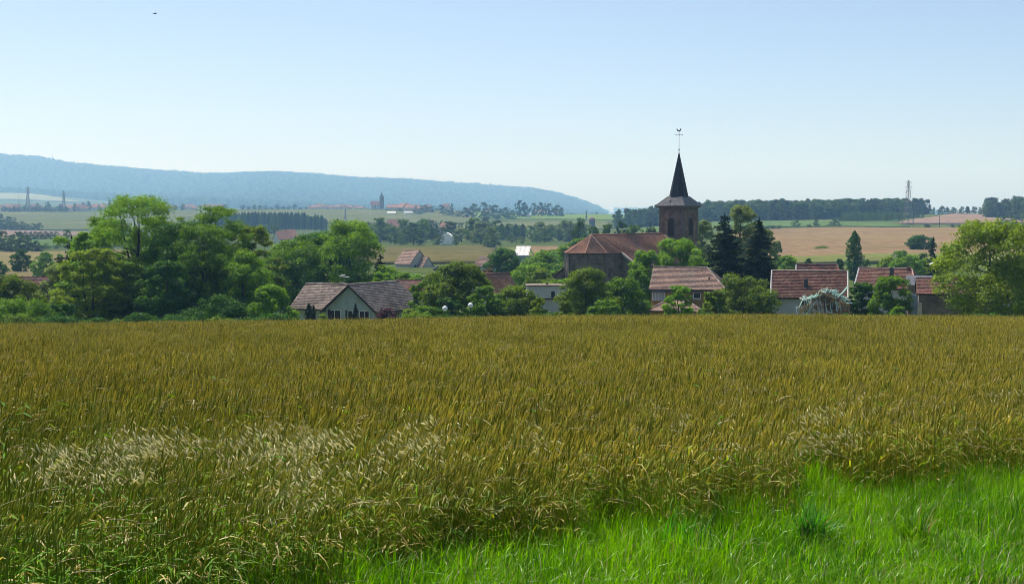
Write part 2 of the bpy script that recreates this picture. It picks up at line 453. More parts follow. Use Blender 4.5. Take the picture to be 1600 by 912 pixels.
def H(X, Y):
    """ground height"""
    X = np.asarray(X, float); Y = np.asarray(Y, float)
    X, Y = np.broadcast_arrays(X, Y)
    px = 800 + F_PX * X / np.maximum(Y, 70.0)
    out = np.zeros(X.shape)
    acc = 0
    for k, wgt in ((0.94, 0.25), (1.0, 0.5), (1.06, 0.25)):
        yy = _s(np.where(Y > 0, Y * k, Y))
        zc = np.stack([np.interp(yy, _s(ROWS), ZT[:, i]) for i in range(len(COLS))], -1)
        c = np.clip((px - COLS[0]), 0, COLS[-1] - COLS[0] - 1e-6) + COLS[0]
        i = np.clip(np.searchsorted(COLS, c, side='right') - 1, 0, len(COLS) - 2)
        t = (c - COLS[i]) / (COLS[i + 1] - COLS[i])
        t = t * t * (3 - 2 * t)
        z = np.take_along_axis(zc, i[..., None], -1)[..., 0] * (1 - t) + np.take_along_axis(zc, (i + 1)[..., None], -1)[..., 0] * t
        out = out + wgt * z
    # the field leans a little from side to side
    lean = np.interp(px, [-400, 0, 400, 650, 850, 1200, 1600, 2000], [-0.75, -0.6, -0.32, -0.12, 0.12, 0.2, 0.05, 0.0])
    out = out + lean * np.clip(Y / 120.0, 0, 1) * np.clip((260 - Y) / 100.0, 0, 1)
    # the long wooded hill
    cz = EYE + (HORIZON - np.interp(px, CREST_PX, CREST_PY)) / F_PX * 8500.0 - 15.0
    foot = np.interp(px, [-400, 0, 150, 300, 600, 950], [5800, 5700, 5500, 5000, 4800, 4800])
    t = np.clip((Y - foot) / (8500.0 - foot), 0, 1)
    spur = 0.14 * np.sin(X / 300.0 + 1.3 * np.sin(X / 650.0)) + 0.07 * np.sin(X / 130.0 + Y / 420.0)
    prof = t ** 1.1 + spur * t * (1 - t) * 2.2
    back = np.clip((Y - 8500.0) / 3000.0, 0, 1)
    hill = cz * prof * (1 - back) + out * back - 40 * (cz < 0)
    z = np.where(Y > foot, np.maximum(out * (1 - t * 0.8), out * (1 - t) + hill * np.clip(t * 1.2, 0, 1)), out)
    z = np.where((Y > foot) & (px < 960), z, out)
    # gentle unevenness
    z = z + np.where(Y > 300, 0.35 * np.sin(X / 37.0 + Y / 61.0) + 0.25 * np.sin(X / 19.0 - Y / 43.0), 0.0) * np.clip((Y - 300) / 300, 0, 1)
    return z

def h(x, y):
    return float(H(np.array([x]), np.array([y]))[0])

def wx(px, D):
    """world X of an image column at depth D"""
    s = math.cos(PITCH)
    return (px - 800.0) / F_PX * D * 1.0

def wz(py, D):
    """height of an image row at depth D"""
    a = math.atan((py - 456.0) / F_PX) + PITCH
    return EYE - math.tan(a) * D

# ground sheet
ny, nx = 230, 150
ys = np.concatenate([np.linspace(-60, 20, 14)[:-1], 20 * (11800 / 20.0) ** np.linspace(0, 1, ny)])
ss = np.linspace(-1, 1, nx)
ss = np.sign(ss) * (0.55 * np.abs(ss) + 0.45 * np.abs(ss) ** 2)
YY, SS = np.meshgrid(ys, ss, indexing='ij')
XX = SS * (np.maximum(YY, 0) + 75.0) * 0.80
ZZ = H(XX, YY)
gv = np.stack([XX, YY, ZZ], -1).reshape(-1, 3)
a = np.arange(len(ys) - 1)[:, None] * nx + np.arange(nx - 1)[None, :]
gq = np.stack([a, a + 1, a + nx + 1, a + nx], -1).reshape(-1, 4)
ground = add_obj("ground", np_mesh("ground", gv, gq, mats=[M['meadow']], smooth=True))
tag(ground, "rolling green land from the track to the far hills", "ground", kind="structure")

def drape(name, corners, mat, lift, label, n=14, m=14):
    """a field: quad given as (px, D) corners near-left, near-right, far-right, far-left"""
    c = [np.array((wx(p, d), d)) for p, d in corners]
    u = np.linspace(0, 1, n)[:, None, None]; v = np.linspace(0, 1, m)[None, :, None]
    P = (c[0] * (1 - u) + c[1] * u) * (1 - v) + (c[3] * (1 - u) + c[2] * u) * v
    X = P[..., 0]; Y = P[..., 1]
    wob = 0.004 * Y * np.sin(X / 23.0 + Y / 31.0)
    Y = Y + wob * ((v[..., 0] == 0) | (v[..., 0] == 1))
    Z = H(X, Y) + lift
    top = np.stack([X, Y, Z], -1).reshape(-1, 3)
    a = np.arange(n - 1)[:, None] * m + np.arange(m - 1)[None, :]
    q = np.stack([a, a + m, a + m + 1, a + 1], -1).reshape(-1, 4)
    # skirt down into the soil so the standing crop has an edge
    ring = list(range(0, n * m, m)) + list(range((n - 1) * m + 1, n * m)) + list(range(n * m - 1 - m, m - 2, -m)) + list(range(m - 2, 0, -1))
    low = top[ring] - np.array([0, 0, lift + 1.5])
    k = len(ring); b = n * m
    sk = [(ring[i], b + i, b + (i + 1) % k, ring[(i + 1) % k]) for i in range(k)]
    me = np_mesh(name, np.concatenate([top, low]), np.concatenate([q, np.array(sk)]), mats=[mat], smooth=True)
    o = add_obj(name, me)
    return tag(o, label, "field", kind="structure")

drape("stubble_field", [(-300, 345), (330, 345), (210, 640), (-300, 640)], M['stubble'], 0.35, "pale tan mown field beyond the trees", 18, 18)
drape("pasture", [(-300, 720), (200, 720), (200, 900), (-300, 900)], M['pasture'], 0.5, "green strip of pasture behind the tan field")
drape("hay_strip", [(-300, 915), (260, 915), (260, 1020), (-300, 1020)], M['crop_yellowgreen'], 0.5, "narrow yellow green strip of crop")
drape("bare_strip", [(-300, 1040), (150, 1040), (150, 1320), (-300, 1320)], M['pink_soil'], 0.6, "pinkish strip of bare soil")
drape("far_pasture", [(-100, 1380), (300, 1380), (300, 2080), (-100, 2080)], M['pasture_dull'], 0.8, "dull green pasture below the far village", 20, 20)
drape("upland_pasture", [(300, 1650), (760, 1560), (720, 2150), (260, 2150)], M['pasture_dull'], 0.8, "pale green slope below the hilltop village", 20, 20)
drape("olive_field", [(560, 452), (775, 452), (775, 735), (560, 735)], M['olive_crop'], 0.6, "brown olive crop field behind the pale house", 16, 16)
drape("grain_patch", [(838, 560), (905, 560), (905, 720), (828, 720)], M['wheat_ripe'], 0.6, "small tan patch of ripe grain beside the church")
drape("grass_patch", [(795, 520), (836, 520), (826, 700), (775, 700)], M['crop_yellowgreen'], 0.5, "small yellow green patch near the tin roof")
drape("upper_green_field", [(740, 1740), (1000, 1600), (1010, 2180), (740, 2120)], M['pasture_bright'], 0.8, "bright green field below the wooded village edge", 20, 20)
drape("lower_olive_field", [(600, 1220), (960, 1220), (960, 1560), (600, 1520)], M['pasture_dull'], 0.8, "dull olive field above the valley trees", 20, 20)
drape("ripe_wheat_field", [(1150, 455), (1800, 455), (1800, 940), (1130, 905)], M['wheat_ripe'], 0.7, "wide orange tan field of ripe wheat rising to the ridge", 40, 40)
drape("grass_margin", [(1150, 425), (1800, 425), (1800, 492), (1150, 476)], M['crop_yellowgreen'], 0.9, "yellow green grassy margin along the foot of the ripe field", 30, 8)
drape("ridge_pasture", [(1000, 960), (1420, 975), (1400, 1130), (1000, 1150)], M['pasture'], 0.6, "green pasture in front of the ridge wood", 20, 20)
drape("pink_field", [(1395, 1040), (1800, 1000), (1720, 1420), (1500, 1420)], M['pink_soil'], 0.8, "pinkish bare field on the ridge", 20, 20)
drape("hill_field", [(-300, 4700), (140, 4700), (60, 5500), (-300, 5600)], M['pale_field'], 5.0, "pale field at the foot of the wooded hill", 20, 20)
# ------------------------------------------------------------------ scattering for uncountable stuff


def scatter_source(names_meshes):
    col = bpy.data.collections.new("library")
    for i, me in enumerate(names_meshes):
        o = bpy.data.objects.new("source_%03d" % i, me)
        col.objects.link(o)
    return col

def scatter(name, col, P, idx, rot, scl, label, cat):
    me = bpy.data.meshes.new(name)
    P = np.asarray(P, np.float32)
    me.vertices.add(len(P)); me.vertices.foreach_set("co", P.ravel())
    at = me.attributes.new("pick", 'INT', 'POINT'); at.data.foreach_set("value", np.asarray(idx, np.int32))
    at = me.attributes.new("turn", 'FLOAT_VECTOR', 'POINT'); at.data.foreach_set("vector", np.asarray(rot, np.float32).ravel())
    at = me.attributes.new("size", 'FLOAT_VECTOR', 'POINT'); at.data.foreach_set("vector", np.asarray(scl, np.float32).ravel())
    o = add_obj(name, me)
    ng = bpy.data.node_groups.new(name, 'GeometryNodeTree')
    ng.interface.new_socket("Geometry", in_out='INPUT', socket_type='NodeSocketGeometry')
    ng.interface.new_socket("Geometry", in_out='OUTPUT', socket_type='NodeSocketGeometry')
    n = ng.nodes; l = ng.links
    gi = n.new("NodeGroupInput"); go = n.new("NodeGroupOutput")
    ci = n.new("GeometryNodeCollectionInfo")
    ci.inputs["Collection"].default_value = col
    ci.inputs["Separate Children"].default_value = True
    ci.inputs["Reset Children"].default_value = True
    ip = n.new("GeometryNodeInstanceOnPoints")
    ip.inputs["Pick Instance"].default_value = True
    m2p = n.new("GeometryNodeMeshToPoints")
    l.new(gi.outputs[0], m2p.inputs["Mesh"])
    l.new(m2p.outputs[0], ip.inputs["Points"])
    l.new(ci.outputs[0], ip.inputs["Instance"])
    for nm, ty, sock in (("pick", 'INT', "Instance Index"), ("turn", 'FLOAT_VECTOR', "Rotation"), ("size", 'FLOAT_VECTOR', "Scale")):
        na = n.new("GeometryNodeInputNamedAttribute"); na.data_type = ty
        na.inputs["Name"].default_value = nm
        l.new(na.outputs[0], ip.inputs[sock])
    l.new(ip.outputs[0], go.inputs[0])
    md = o.modifiers.new("scatter", 'NODES'); md.node_group = ng
    return tag(o, label, cat, kind="stuff")

# ------------------------------------------------------------------ batches of thin tubes and blades
def tubes(P, rad, sides=3):
    """P (N,K,3) paths, rad (N,K): verts, quads"""
    N, K, _ = P.shape
    T = np.gradient(P, axis=1)
    T /= np.linalg.norm(T, axis=-1, keepdims=True) + 1e-9
    ref = np.array([0.31, 0.87, 0.12]); U = np.cross(T, ref); U /= np.linalg.norm(U, axis=-1, keepdims=True) + 1e-9
    W = np.cross(T, U)
    ang = np.arange(sides) * 2 * np.pi / sides
    V = P[:, :, None, :] + rad[:, :, None, None] * (np.cos(ang)[None, None, :, None] * U[:, :, None, :] + np.sin(ang)[None, None, :, None] * W[:, :, None, :])
    base = (np.arange(N) * K * sides)[:, None, None]
    k = np.arange(K - 1)[None, :, None] * sides; s = np.arange(sides)[None, None, :]; s2 = (s + 1) % sides
    Q = np.stack([base + k + s, base + k + s2, base + k + sides + s2, base + k + sides + s], -1).reshape(-1, 4)
    return V.reshape(-1, 3), Q

def blades(P, wid, side):
    """ribbons: P (N,K,3), wid (N,K), side (N,3)"""
    N, K, _ = P.shape
    V = np.stack([P - side[:, None, :] * wid[..., None], P + side[:, None, :] * wid[..., None]], 2)
    base = (np.arange(N) * K * 2)[:, None]; k = np.arange(K - 1)[None, :] * 2
    Q = np.stack([base + k, base + k + 1, base + k + 3, base + k + 2], -1).reshape(-1, 4)
    return V.reshape(-1, 3), Q

class Acc:
    def __init__(self): self.V = []; self.Q = []; self.M = []; self.n = 0
    def add(self, vq, mi):
        V, Q = vq
        self.V.append(V); self.Q.append(Q + self.n); self.M.append(np.full(len(Q), mi)); self.n += len(V)
    def mesh(self, name, mats):
        return np_mesh(name, np.concatenate(self.V), np.concatenate(self.Q), mats=mats, midx=np.concatenate(self.M))

# ------------------------------------------------------------------ the grain field
M['stem'] = leaf_mat('stem', (0.12, 0.19, 0.008), (0.36, 0.33, 0.025), transl=0.35, tcol=(1.3, 1.2, 0.6), gloss=0.012, objvar=0.12, unripe=(0.10, 0.22, 0.012), patch=(0.12, 0.21, 0.018), patch_scale=0.25, patch_lo=0.5, patch_hi=0.9, rough=0.4)
M['ear'] = leaf_mat('ear', (0.085, 0.125, 0.008), (0.66, 0.56, 0.08), transl=0.38, tcol=(1.2, 1.1, 0.7), gloss=0.012, objvar=0.14, unripe=(0.16, 0.24, 0.02), patch=(0.20, 0.23, 0.028), patch_scale=0.18, patch_lo=0.5, patch_hi=0.95, rough=0.4)
M['ear_pale'] = leaf_mat('ear_pale', (0.40, 0.33, 0.15), (0.52, 0.45, 0.24), transl=0.3, tcol=(1.1, 1.0, 0.8), gloss=0.03, objvar=0.1)
M['crop_leaf'] = leaf_mat('crop_leaf', (0.08, 0.21, 0.01), (0.3, 0.28, 0.025), transl=0.5, gloss=0.012, objvar=0.12, unripe=(0.08, 0.25, 0.008), patch=(0.10, 0.24, 0.012), patch_scale=0.22, patch_lo=0.48, patch_hi=0.85)
M['crop_leaf_dry'] = leaf_mat('crop_leaf_dry', (0.26, 0.18, 0.02), (0.52, 0.44, 0.09), transl=0.4, tcol=(1.3, 1.05, 0.6), gloss=0.05, objvar=0.12)
M['grass'] = leaf_mat('grass', (0.016, 0.1, 0.0005), (0.16, 0.34, 0.002), transl=0.5, tcol=(1.5, 1.6, 0.3), gloss=0.012, objvar=0.15, patch=(0.13, 0.28, 0.002), patch_scale=0.9, rough=0.35)
M['grass_dry'] = leaf_mat('grass_dry', (0.22, 0.22, 0.05), (0.34, 0.30, 0.12), transl=0.4, tcol=(1.2, 1.1, 0.8), gloss=0.05)
M['brome'] = leaf_mat('brome', (0.66, 0.62, 0.36), (0.86, 0.8, 0.56), transl=0.6, tcol=(1.12, 1.12, 0.95), gloss=0.03, objvar=0.1, rough=0.35)
M['brome_stem'] = leaf_mat('brome_stem', (0.13, 0.18, 0.05), (0.22, 0.24, 0.09), transl=0.3, gloss=0.012)

WIND = np.array([0.92, -0.18, 0.0])

def stems_patch(seed, size, dens, K, sides, ear_rings, ear_sides, leaves, hmean=1.02, fat=1.0, lowcut=0.0):
    g = np.random.default_rng(seed)
    N = int(size * size * dens)
    bx = g.uniform(-size / 2 * 1.12, size / 2 * 1.12, N); by = g.uniform(-size / 2 * 1.12, size / 2 * 1.12, N)
    hgt = hmean * g.normal(0.985, 0.10, N)
    arch = g.random(N)
    big = arch > 0.925                                   # the taller arching pale straws; their ear colour also paints in backlit highlights
    hgt = np.where(big, hgt * g.uniform(1.02, 1.14, N), hgt)
    lean = np.abs(g.normal(0.03, 0.05, N)) + np.where(big, g.uniform(0.08, 0.34, N), 0.0)
    ld = WIND[None, :2] + g.normal(0, 0.45, (N, 2))
    ld /= np.linalg.norm(ld, axis=1, keepdims=True)
    def curve(t, extra=0.0):
        """t (K,), returns (N,K,3)"""
        z = hgt[:, None] * (t[None, :] - lean[:, None] * 0.42 * t[None, :] ** 4)
        o = hgt[:, None] * lean[:, None] * (t[None, :] ** 3)
        return np.stack([bx[:, None] + ld[:, 0:1] * o, by[:, None] + ld[:, 1:2] * o, z], -1)
    acc = Acc()
    t = np.linspace(lowcut, 0.91, K)
    P = curve(t)
    rad = np.full((N, K), 0.0024 * fat)
    acc.add(tubes(P, rad, sides), 0)
    te = np.linspace(0.885, 1.0, ear_rings)
    # ears bow over, the arching ones farther
    E = curve(te)
    s = np.linspace(0, 1, ear_rings)
    droop = (np.where(big, 0.10, 0.02) * g.uniform(0.3, 1.5, N))[:, None] * s[None, :] ** 2
    E[..., 0] += ld[:, 0:1] * droop; E[..., 1] += ld[:, 1:2] * droop; E[..., 2] -= droop * 0.55
    body = np.sin(np.pi * np.clip(0.10 + 0.86 * s, 0, 1)) ** 0.6
    bead = np.where(np.arange(ear_rings) % 2 == 0, 0.72, 1.15) if ear_rings > 6 else np.ones(ear_rings)
    er = 0.0054 * fat * g.uniform(0.8, 1.2, N)[:, None] * (body * bead)[None, :]
    er = np.where(big[:, None], er * 0.42, er)
    V1 = ~big
    acc.add(tubes(E[V1], er[V1], ear_sides), 1)
    acc.add(tubes(E[big], er[big], ear_sides), 2)
    # leaves
    if leaves > 0:
        n = int(N * leaves)
        i = g.integers(0, N, n)
        t0 = g.uniform(0.35, 0.86, n)
        st = np.stack([bx[i] + ld[i, 0] * hgt[i] * lean[i] * t0 ** 3, by[i] + ld[i, 1] * hgt[i] * lean[i] * t0 ** 3, hgt[i] * t0], -1)
        az = g.uniform(0, 2 * np.pi, n); d = np.stack([np.cos(az) + 0.5, np.sin(az) - 0.1, 0 * az], -1)
        d /= np.linalg.norm(d, axis=1, keepdims=True)
        L = g.uniform(0.10, 0.24, n)
        kk = np.linspace(0, 1, 4)
        up = g.uniform(0.3, 1.1, n)
        B = st[:, None, :] + d[:, None, :] * (L[:, None] * kk[None, :])[..., None]
        B[..., 2] += (L * up)[:, None] * kk[None, :] - (L * g.uniform(0.4, 1.5, n))[:, None] * kk[None, :] ** 2
        w = np.array([0.0045, 0.006, 0.004, 0.0004])[None, :] * fat * g.uniform(0.7, 1.3, n)[:, None]
        side = np.stack([-d[:, 1], d[:, 0], g.uniform(-0.5, 0.5, n)], -1)
        dry = g.random(n) < 0.26
        acc.add(blades(B[~dry], w[~dry], side[~dry]), 3)
        acc.add(blades(B[dry], w[dry], side[dry]), 4)
    return acc.mesh("grain_patch_%d" % seed, [M['stem'], M['ear'], M['ear_pale'], M['crop_leaf'], M['crop_leaf_dry']])

near_src = scatter_source([stems_patch(100 + i, 1.0, 340, 5, 3, 9, 4, 2.3, fat=1.0) for i in range(6)])
mid_src = scatter_source([stems_patch(200 + i, 1.6, 320, 4, 3, 7, 3, 1.4, fat=1.08, lowcut=0.25) for i in range(6)])
far_src = scatter_source([stems_patch(300 + i, 3.0, 170, 3, 3, 4, 3, 0.4, fat=1.75, lowcut=0.35) for i in range(6)])

# the edge between verge and grain: (X, Y)
EDGE = np.array([(-9.0, -0.5), (-5.5, 2.6), (-3.4, 6.0), (-2.25, 7.9), (-1.1, 9.55), (0.3, 10.85), (2.05, 12.3), (4.3, 14.5), (8.4, 18.4), (16.0, 24.5), (26.0, 34.5), (60.0, 68.0), (130.0, 138.0)])
def edge_dist(x, y):
    """signed distance from the grain's edge, positive inside the grain"""
    best = np.full(x.shape, 1e9); sg = np.ones(x.shape)
    for (x0, y0), (x1, y1) in zip(EDGE[:-1], EDGE[1:]):
        dx, dy = x1 - x0, y1 - y0; L2 = dx * dx + dy * dy
        t = np.clip(((x - x0) * dx + (y - y0) * dy) / L2, 0, 1)
        d = np.hypot(x - (x0 + t * dx), y - (y0 + t * dy))
        s = np.sign(dx * (y - y0) - dy * (x - x0))
        upd = d < best
        best = np.where(upd, d, best); sg = np.where(upd, s, sg)
    return best * sg

def value_noise(x, y, sc, seed):
    g = np.random.default_rng(seed); T = g.random((64, 64))
    u = x / sc; v = y / sc
    i = np.floor(u).astype(int); j = np.floor(v).astype(int)
    a = u - i; b = v - j; a = a * a * (3 - 2 * a); b = b * b * (3 - 2 * b)
    f = lambda p, q: T[p % 64, q % 64]
    return (f(i, j) * (1 - a) + f(i + 1, j) * a) * (1 - b) + (f(i, j + 1) * (1 - a) + f(i + 1, j + 1) * a) * b

FIELD_END = 124.0
def grid_pts(y0, y1, step, margin, keep):
    pts = []
    y = y0
    while y < y1:
        half = 0.37 * y + margin
        xs = np.arange(-half, half, step) + rng.uniform(0, step)
        pts.append(np.stack([xs, np.full_like(xs, y)], -1))
        y += step
    P = np.concatenate(pts)
    P += rng.uniform(-0.22, 0.22, P.shape) * step
    return P[keep(P[:, 0], P[:, 1])]

def lay_crop(name, src, y0, y1, step, margin, label, cut):
    P = grid_pts(y0, y1, step, margin, lambda x, y: edge_dist(x, y) > cut)
    d = edge_dist(P[:, 0], P[:, 1])
    ok = rng.random(len(P)) < np.interp(d, [0.1, 0.5, 1.2, 3.0], [0.8, 0.95, 1.0, 1.0]) + (y0 > 30)
    P = P[ok]; d = d[ok]; n = len(P)
    hv = 0.98 + 0.08 * value_noise(P[:, 0], P[:, 1], 3.3, 5) + 0.06 * value_noise(P[:, 0], P[:, 1], 1.1, 6)
    # the margin of the field stands lower and thinner
    lowm = np.interp(P[:, 0], [-6, -1.5, 1.5, 6], [0.62, 0.68, 0.86, 0.92])
    hv *= np.interp(d, [0.0, 0.8, 2.6], [0.85, 0.92, 1.0]) * np.interp(d, [0.0, 1.4, 4.2], [0.0, 0.35, 1.0]) + lowm * (1 - np.interp(d, [0.0, 1.4, 4.2], [0.0, 0.35, 1.0]))
    rz = rng.normal(0, 0.22, n)
    rot = np.stack([rng.normal(0, 0.03, n) - 0.0, rng.normal(0, 0.04, n), rz], -1)
    flip = np.where(rng.random(n) < 0.5, -1.0, 1.0)
    scl = np.stack([np.ones(n), flip, hv], -1)
    pos = np.stack([P[:, 0], P[:, 1], H(P[:, 0], P[:, 1])], -1)
    return scatter(name, src, pos, rng.integers(0, 6, n), rot, scl, label, "crop")

lay_crop("grain_crop", near_src, 3.2, 24.0, 0.86, 2.5, "olive brown standing grain with drooping ears beside the grass verge", 0.15)
lay_crop("grain_crop", mid_src, 24.0, 58.0, 1.35, 4.0, "olive brown standing grain in the middle of the field", 0.8)
lay_crop("grain_crop", far_src, 58.0, FIELD_END, 2.5, 7.0, "dark brown standing grain along the far edge of the field", 1.5)
# soil under the grain
soilq = drape("field_soil", [(-260, 12), (1860, 12), (1860, 128), (-260, 128)], M['soil'], 0.03, "dark soil under the standing grain", 60, 60)

# green verge
def grass_patch(seed, size, n, hmin, hmax, wid=0.0042, dry=0.05, mats=('grass', 'grass_dry')):
    g = np.random.default_rng(seed)
    c = g.uniform(-size / 2, size / 2, (max(4, n // 18), 2))
    i = g.integers(0, len(c), n)
    b = c[i] + g.normal(0, 0.05, (n, 2))
    az = g.uniform(0, 2 * np.pi, n); d = np.stack([np.cos(az) + 0.45, np.sin(az), 0 * az], -1)
    d /= np.linalg.norm(d, axis=1, keepdims=True)
    L = g.uniform(hmin, hmax, n); out = L * g.uniform(0.08, 0.62, n)
    kk = np.linspace(0, 1, 5)
    B = np.zeros((n, 5, 3)); B[..., 0] = b[:, 0:1]; B[..., 1] = b[:, 1:2]
    B += d[:, None, :] * (out[:, None] * kk[None, :] ** 2.2)[..., None]
    B[..., 2] += L[:, None] * kk[None, :] - (out * 0.75)[:, None] * kk[None, :] ** 3
    w = np.array([0.8, 1.0, 0.85, 0.5, 0.05])[None, :] * wid * g.uniform(0.7, 1.5, n)[:, None]
    tw = g.uniform(-0.6, 0.6, n)
    side = np.stack([-d[:, 1], d[:, 0], tw], -1); side /= np.linalg.norm(side, axis=1, keepdims=True)
    acc = Acc(); dr = g.random(n) < dry
    acc.add(blades(B[~dr], w[~dr], side[~dr]), 0)
    if dr.any(): acc.add(blades(B[dr], w[dr], side[dr]), 1)
    return acc.mesh("grass_patch_%d" % seed, [M[mats[0]], M[mats[1]]])

grass_src = scatter_source([grass_patch(400 + i, 0.9, 620, 0.14, 0.42 if i < 4 else 0.55) for i in range(6)] + [grass_patch(420 + i, 0.9, 520, 0.05, 0.17, 0.0032, 0.4) for i in range(2)])
PATH_OFF = 2.8
gp = grid_pts(4.0, 40.0, 0.42, 3.0, lambda x, y: (edge_dist(x, y) < np.interp(x, [-4, 0, 3], [4.6, 3.0, 1.9])) & (edge_dist(x, y) > -PATH_OFF))
gd = edge_dist(gp[:, 0], gp[:, 1])
keep = (gd < 0.25) | (rng.random(len(gp)) < np.maximum(np.interp(gd, [0.25, 1.7, 4.2], [0.95, 0.55, 0.12]), np.interp(gp[:, 0], [-1.2, 0.6], [0.8, 0.0])))
gp = gp[keep]; gd = gd[keep]; n = len(gp)
hs = (0.75 + 0.6 * value_noise(gp[:, 0], gp[:, 1], 0.9, 9)) * np.interp(gd, [-PATH_OFF, -1.9, -1.2, 0.0, 1.5], [0.35, 0.6, 0.95, 1.15, 1.65])
pick = np.where((gd < -PATH_OFF + 0.45), rng.integers(6, 8, n), rng.integers(0, 6, n))
hs = np.where(pick > 5, 1.0, hs)
scatter("verge_grass", grass_src, np.stack([gp[:, 0], gp[:, 1], H(gp[:, 0], gp[:, 1])], -1), pick,
        np.stack([0 * gd, 0 * gd, rng.uniform(-1.2, 1.2, n)], -1), np.stack([np.ones(n), np.ones(n), hs], -1),
        "bright green grass verge between the track and the grain", "grass")

# silvery brome panicles among the grain
def brome(seed):
    g = np.random.default_rng(seed)
    acc = Acc()
    n = 3
    for s in range(n):
        b = g.normal(0, 0.07, 2); hgt = g.uniform(0.92, 1.2); lean = g.uniform(0.25, 0.6)
        az = g.normal(-0.1, 0.45); ld = np.array([math.cos(az), math.sin(az)])
        t = np.linspace(0, 1, 9)
        P = np.zeros((1, 9, 3)); o = hgt * lean * t ** 2.6
        P[0, :, 0] = b[0] + ld[0] * o; P[0, :, 1] = b[1] + ld[1] * o; P[0, :, 2] = hgt * (t - 0.34 * lean * t ** 4)
        acc.add(tubes(P, np.full((1, 9), 0.0016), 3), 1)
        m = 11
        tt = g.uniform(0.66, 1.0, m)
        root = np.stack([np.interp(tt, t, P[0, :, k]) for k in range(3)], -1)
        aa = g.normal(az, 0.8, m); dd = np.stack([np.cos(aa), np.sin(aa), 0 * aa], -1)
        arm = g.uniform(0.04, 0.15, m)
        tip = root + dd * arm[:, None]; tip[:, 2] += arm * g.uniform(-0.5, 0.5, m)
        A = np.stack([root, (root + tip) / 2 + np.array([0, 0, 0.012]), tip], 1)
        acc.add(tubes(A, np.full((m, 3), 0.0007), 3), 1)
        L = g.uniform(0.035, 0.062, m)
        fall = dd * g.uniform(0.3, 1.0, m)[:, None]; fall[:, 2] = -g.uniform(0.2, 0.9, m); fall /= np.linalg.norm(fall, axis=1, keepdims=True)
        kk = np.linspace(0, 1, 4)
        S = tip[:, None, :] + fall[:, None, :] * (L[:, None] * kk[None, :])[..., None]
        acc.add(tubes(S, np.array([0.001, 0.0056, 0.0042, 0.0004])[None, :] * g.uniform(0.8, 1.2, m)[:, None], 4), 0)
    return acc.mesh("brome_%d" % seed, [M['brome'], M['brome_stem']])

brome_src = scatter_source([brome(500 + i) for i in range(6)])
def brome_at(regions):
    out = []
    for (px, py, sx, sy, n) in regions:
        n = max(2, int(n * (0.15 if py > 620 else 0.4))); sx *= 1.5; sy *= 1.4
        qx = rng.normal(px, sx, n); qy = rng.normal(py, sy, n)
        D = F_PX * (EYE - 0.95) / np.maximum(qy - 486, 24)
        out.append(np.stack([(qx - 800) / F_PX * D, D], -1))
    P = np.concatenate(out)
    return P[edge_dist(P[:, 0], P[:, 1]) > -0.1]
def brome_zone(px0, px1, d0, d1, n, seed, thr):
    g = np.random.default_rng(seed)
    D = d0 * (d1 / d0) ** g.random(n * 6); px = g.uniform(px0, px1, n * 6)
    X = (px - 800) / F_PX * D
    k = value_noise(X, D, 0.55, seed) * 0.6 + value_noise(X, D, 1.5, seed + 1) * 0.4 > thr
    P = np.stack([X, D], -1)[k][:n]
    return P[edge_dist(P[:, 0], P[:, 1]) > 0.1]
bp = np.concatenate([brome_zone(-60, 420, 5.8, 12.5, 120, 3, 0.5), brome_zone(300, 720, 7.0, 13.0, 26, 5, 0.5), brome_zone(1040, 1560, 10.0, 26.0, 120, 7, 0.46), brome_zone(0, 1600, 11.0, 45.0, 150, 9, 0.4)])
n = len(bp)
scatter("brome_grass", brome_src, np.stack([bp[:, 0], bp[:, 1], H(bp[:, 0], bp[:, 1])], -1), rng.integers(0, 6, n),
        np.stack([0 * bp[:, 0], 0 * bp[:, 0], rng.normal(0, 0.35, n)], -1), np.repeat((rng.uniform(0.98, 1.14, n) * np.interp(edge_dist(bp[:, 0], bp[:, 1]), [0, 1.5], [0.85, 1.0]))[:, None], 3, 1),
        "silvery drooping wild brome scattered through the grain", "grass")

# track beside the verge
def track():
    pts = []
    for (x, y), (x2, y2) in zip(EDGE[:-1], EDGE[1:]):
        L = math.hypot(x2 - x, y2 - y)
        for k in range(max(1, int(L / 1.5))):
            t = k / max(1, int(L / 1.5)); pts.append((x + (x2 - x) * t, y + (y2 - y) * t))
    pts = np.array(pts[:60])
    T = np.gradient(pts, axis=0); T /= np.linalg.norm(T, axis=1, keepdims=True)
    Nn = np.stack([T[:, 1], -T[:, 0]], -1)
    offs = np.array([PATH_OFF - 0.1, PATH_OFF + 0.25, 3.6, 4.8, 6.0, 7.2, 8.2])
    G = pts[:, None, :] + Nn[:, None, :] * offs[None, :, None]
    G[:, 0, :] += Nn * (0.12 * np.sin(np.arange(len(pts)) * 1.7))[:, None]
    Z = H(G[..., 0], G[..., 1]) + 0.02 + np.array([-0.05, 0.0, 0.01, 0.03, 0.01, 0.0, -0.05])[None, :]
    V = np.concatenate([G, Z[..., None]], -1).reshape(-1, 3)
    m = len(offs); a = np.arange(len(pts) - 1)[:, None] * m + np.arange(m - 1)[None, :]
    Q = np.stack([a, a + 1, a + m + 1, a + m], -1).reshape(-1, 4)
    o = add_obj("dirt_track", np_mesh("dirt_track", V, Q, mats=[M['dirt']], smooth=True))
    tag(o, "pale dirt track along the grass verge", "path", kind="structure")
track()
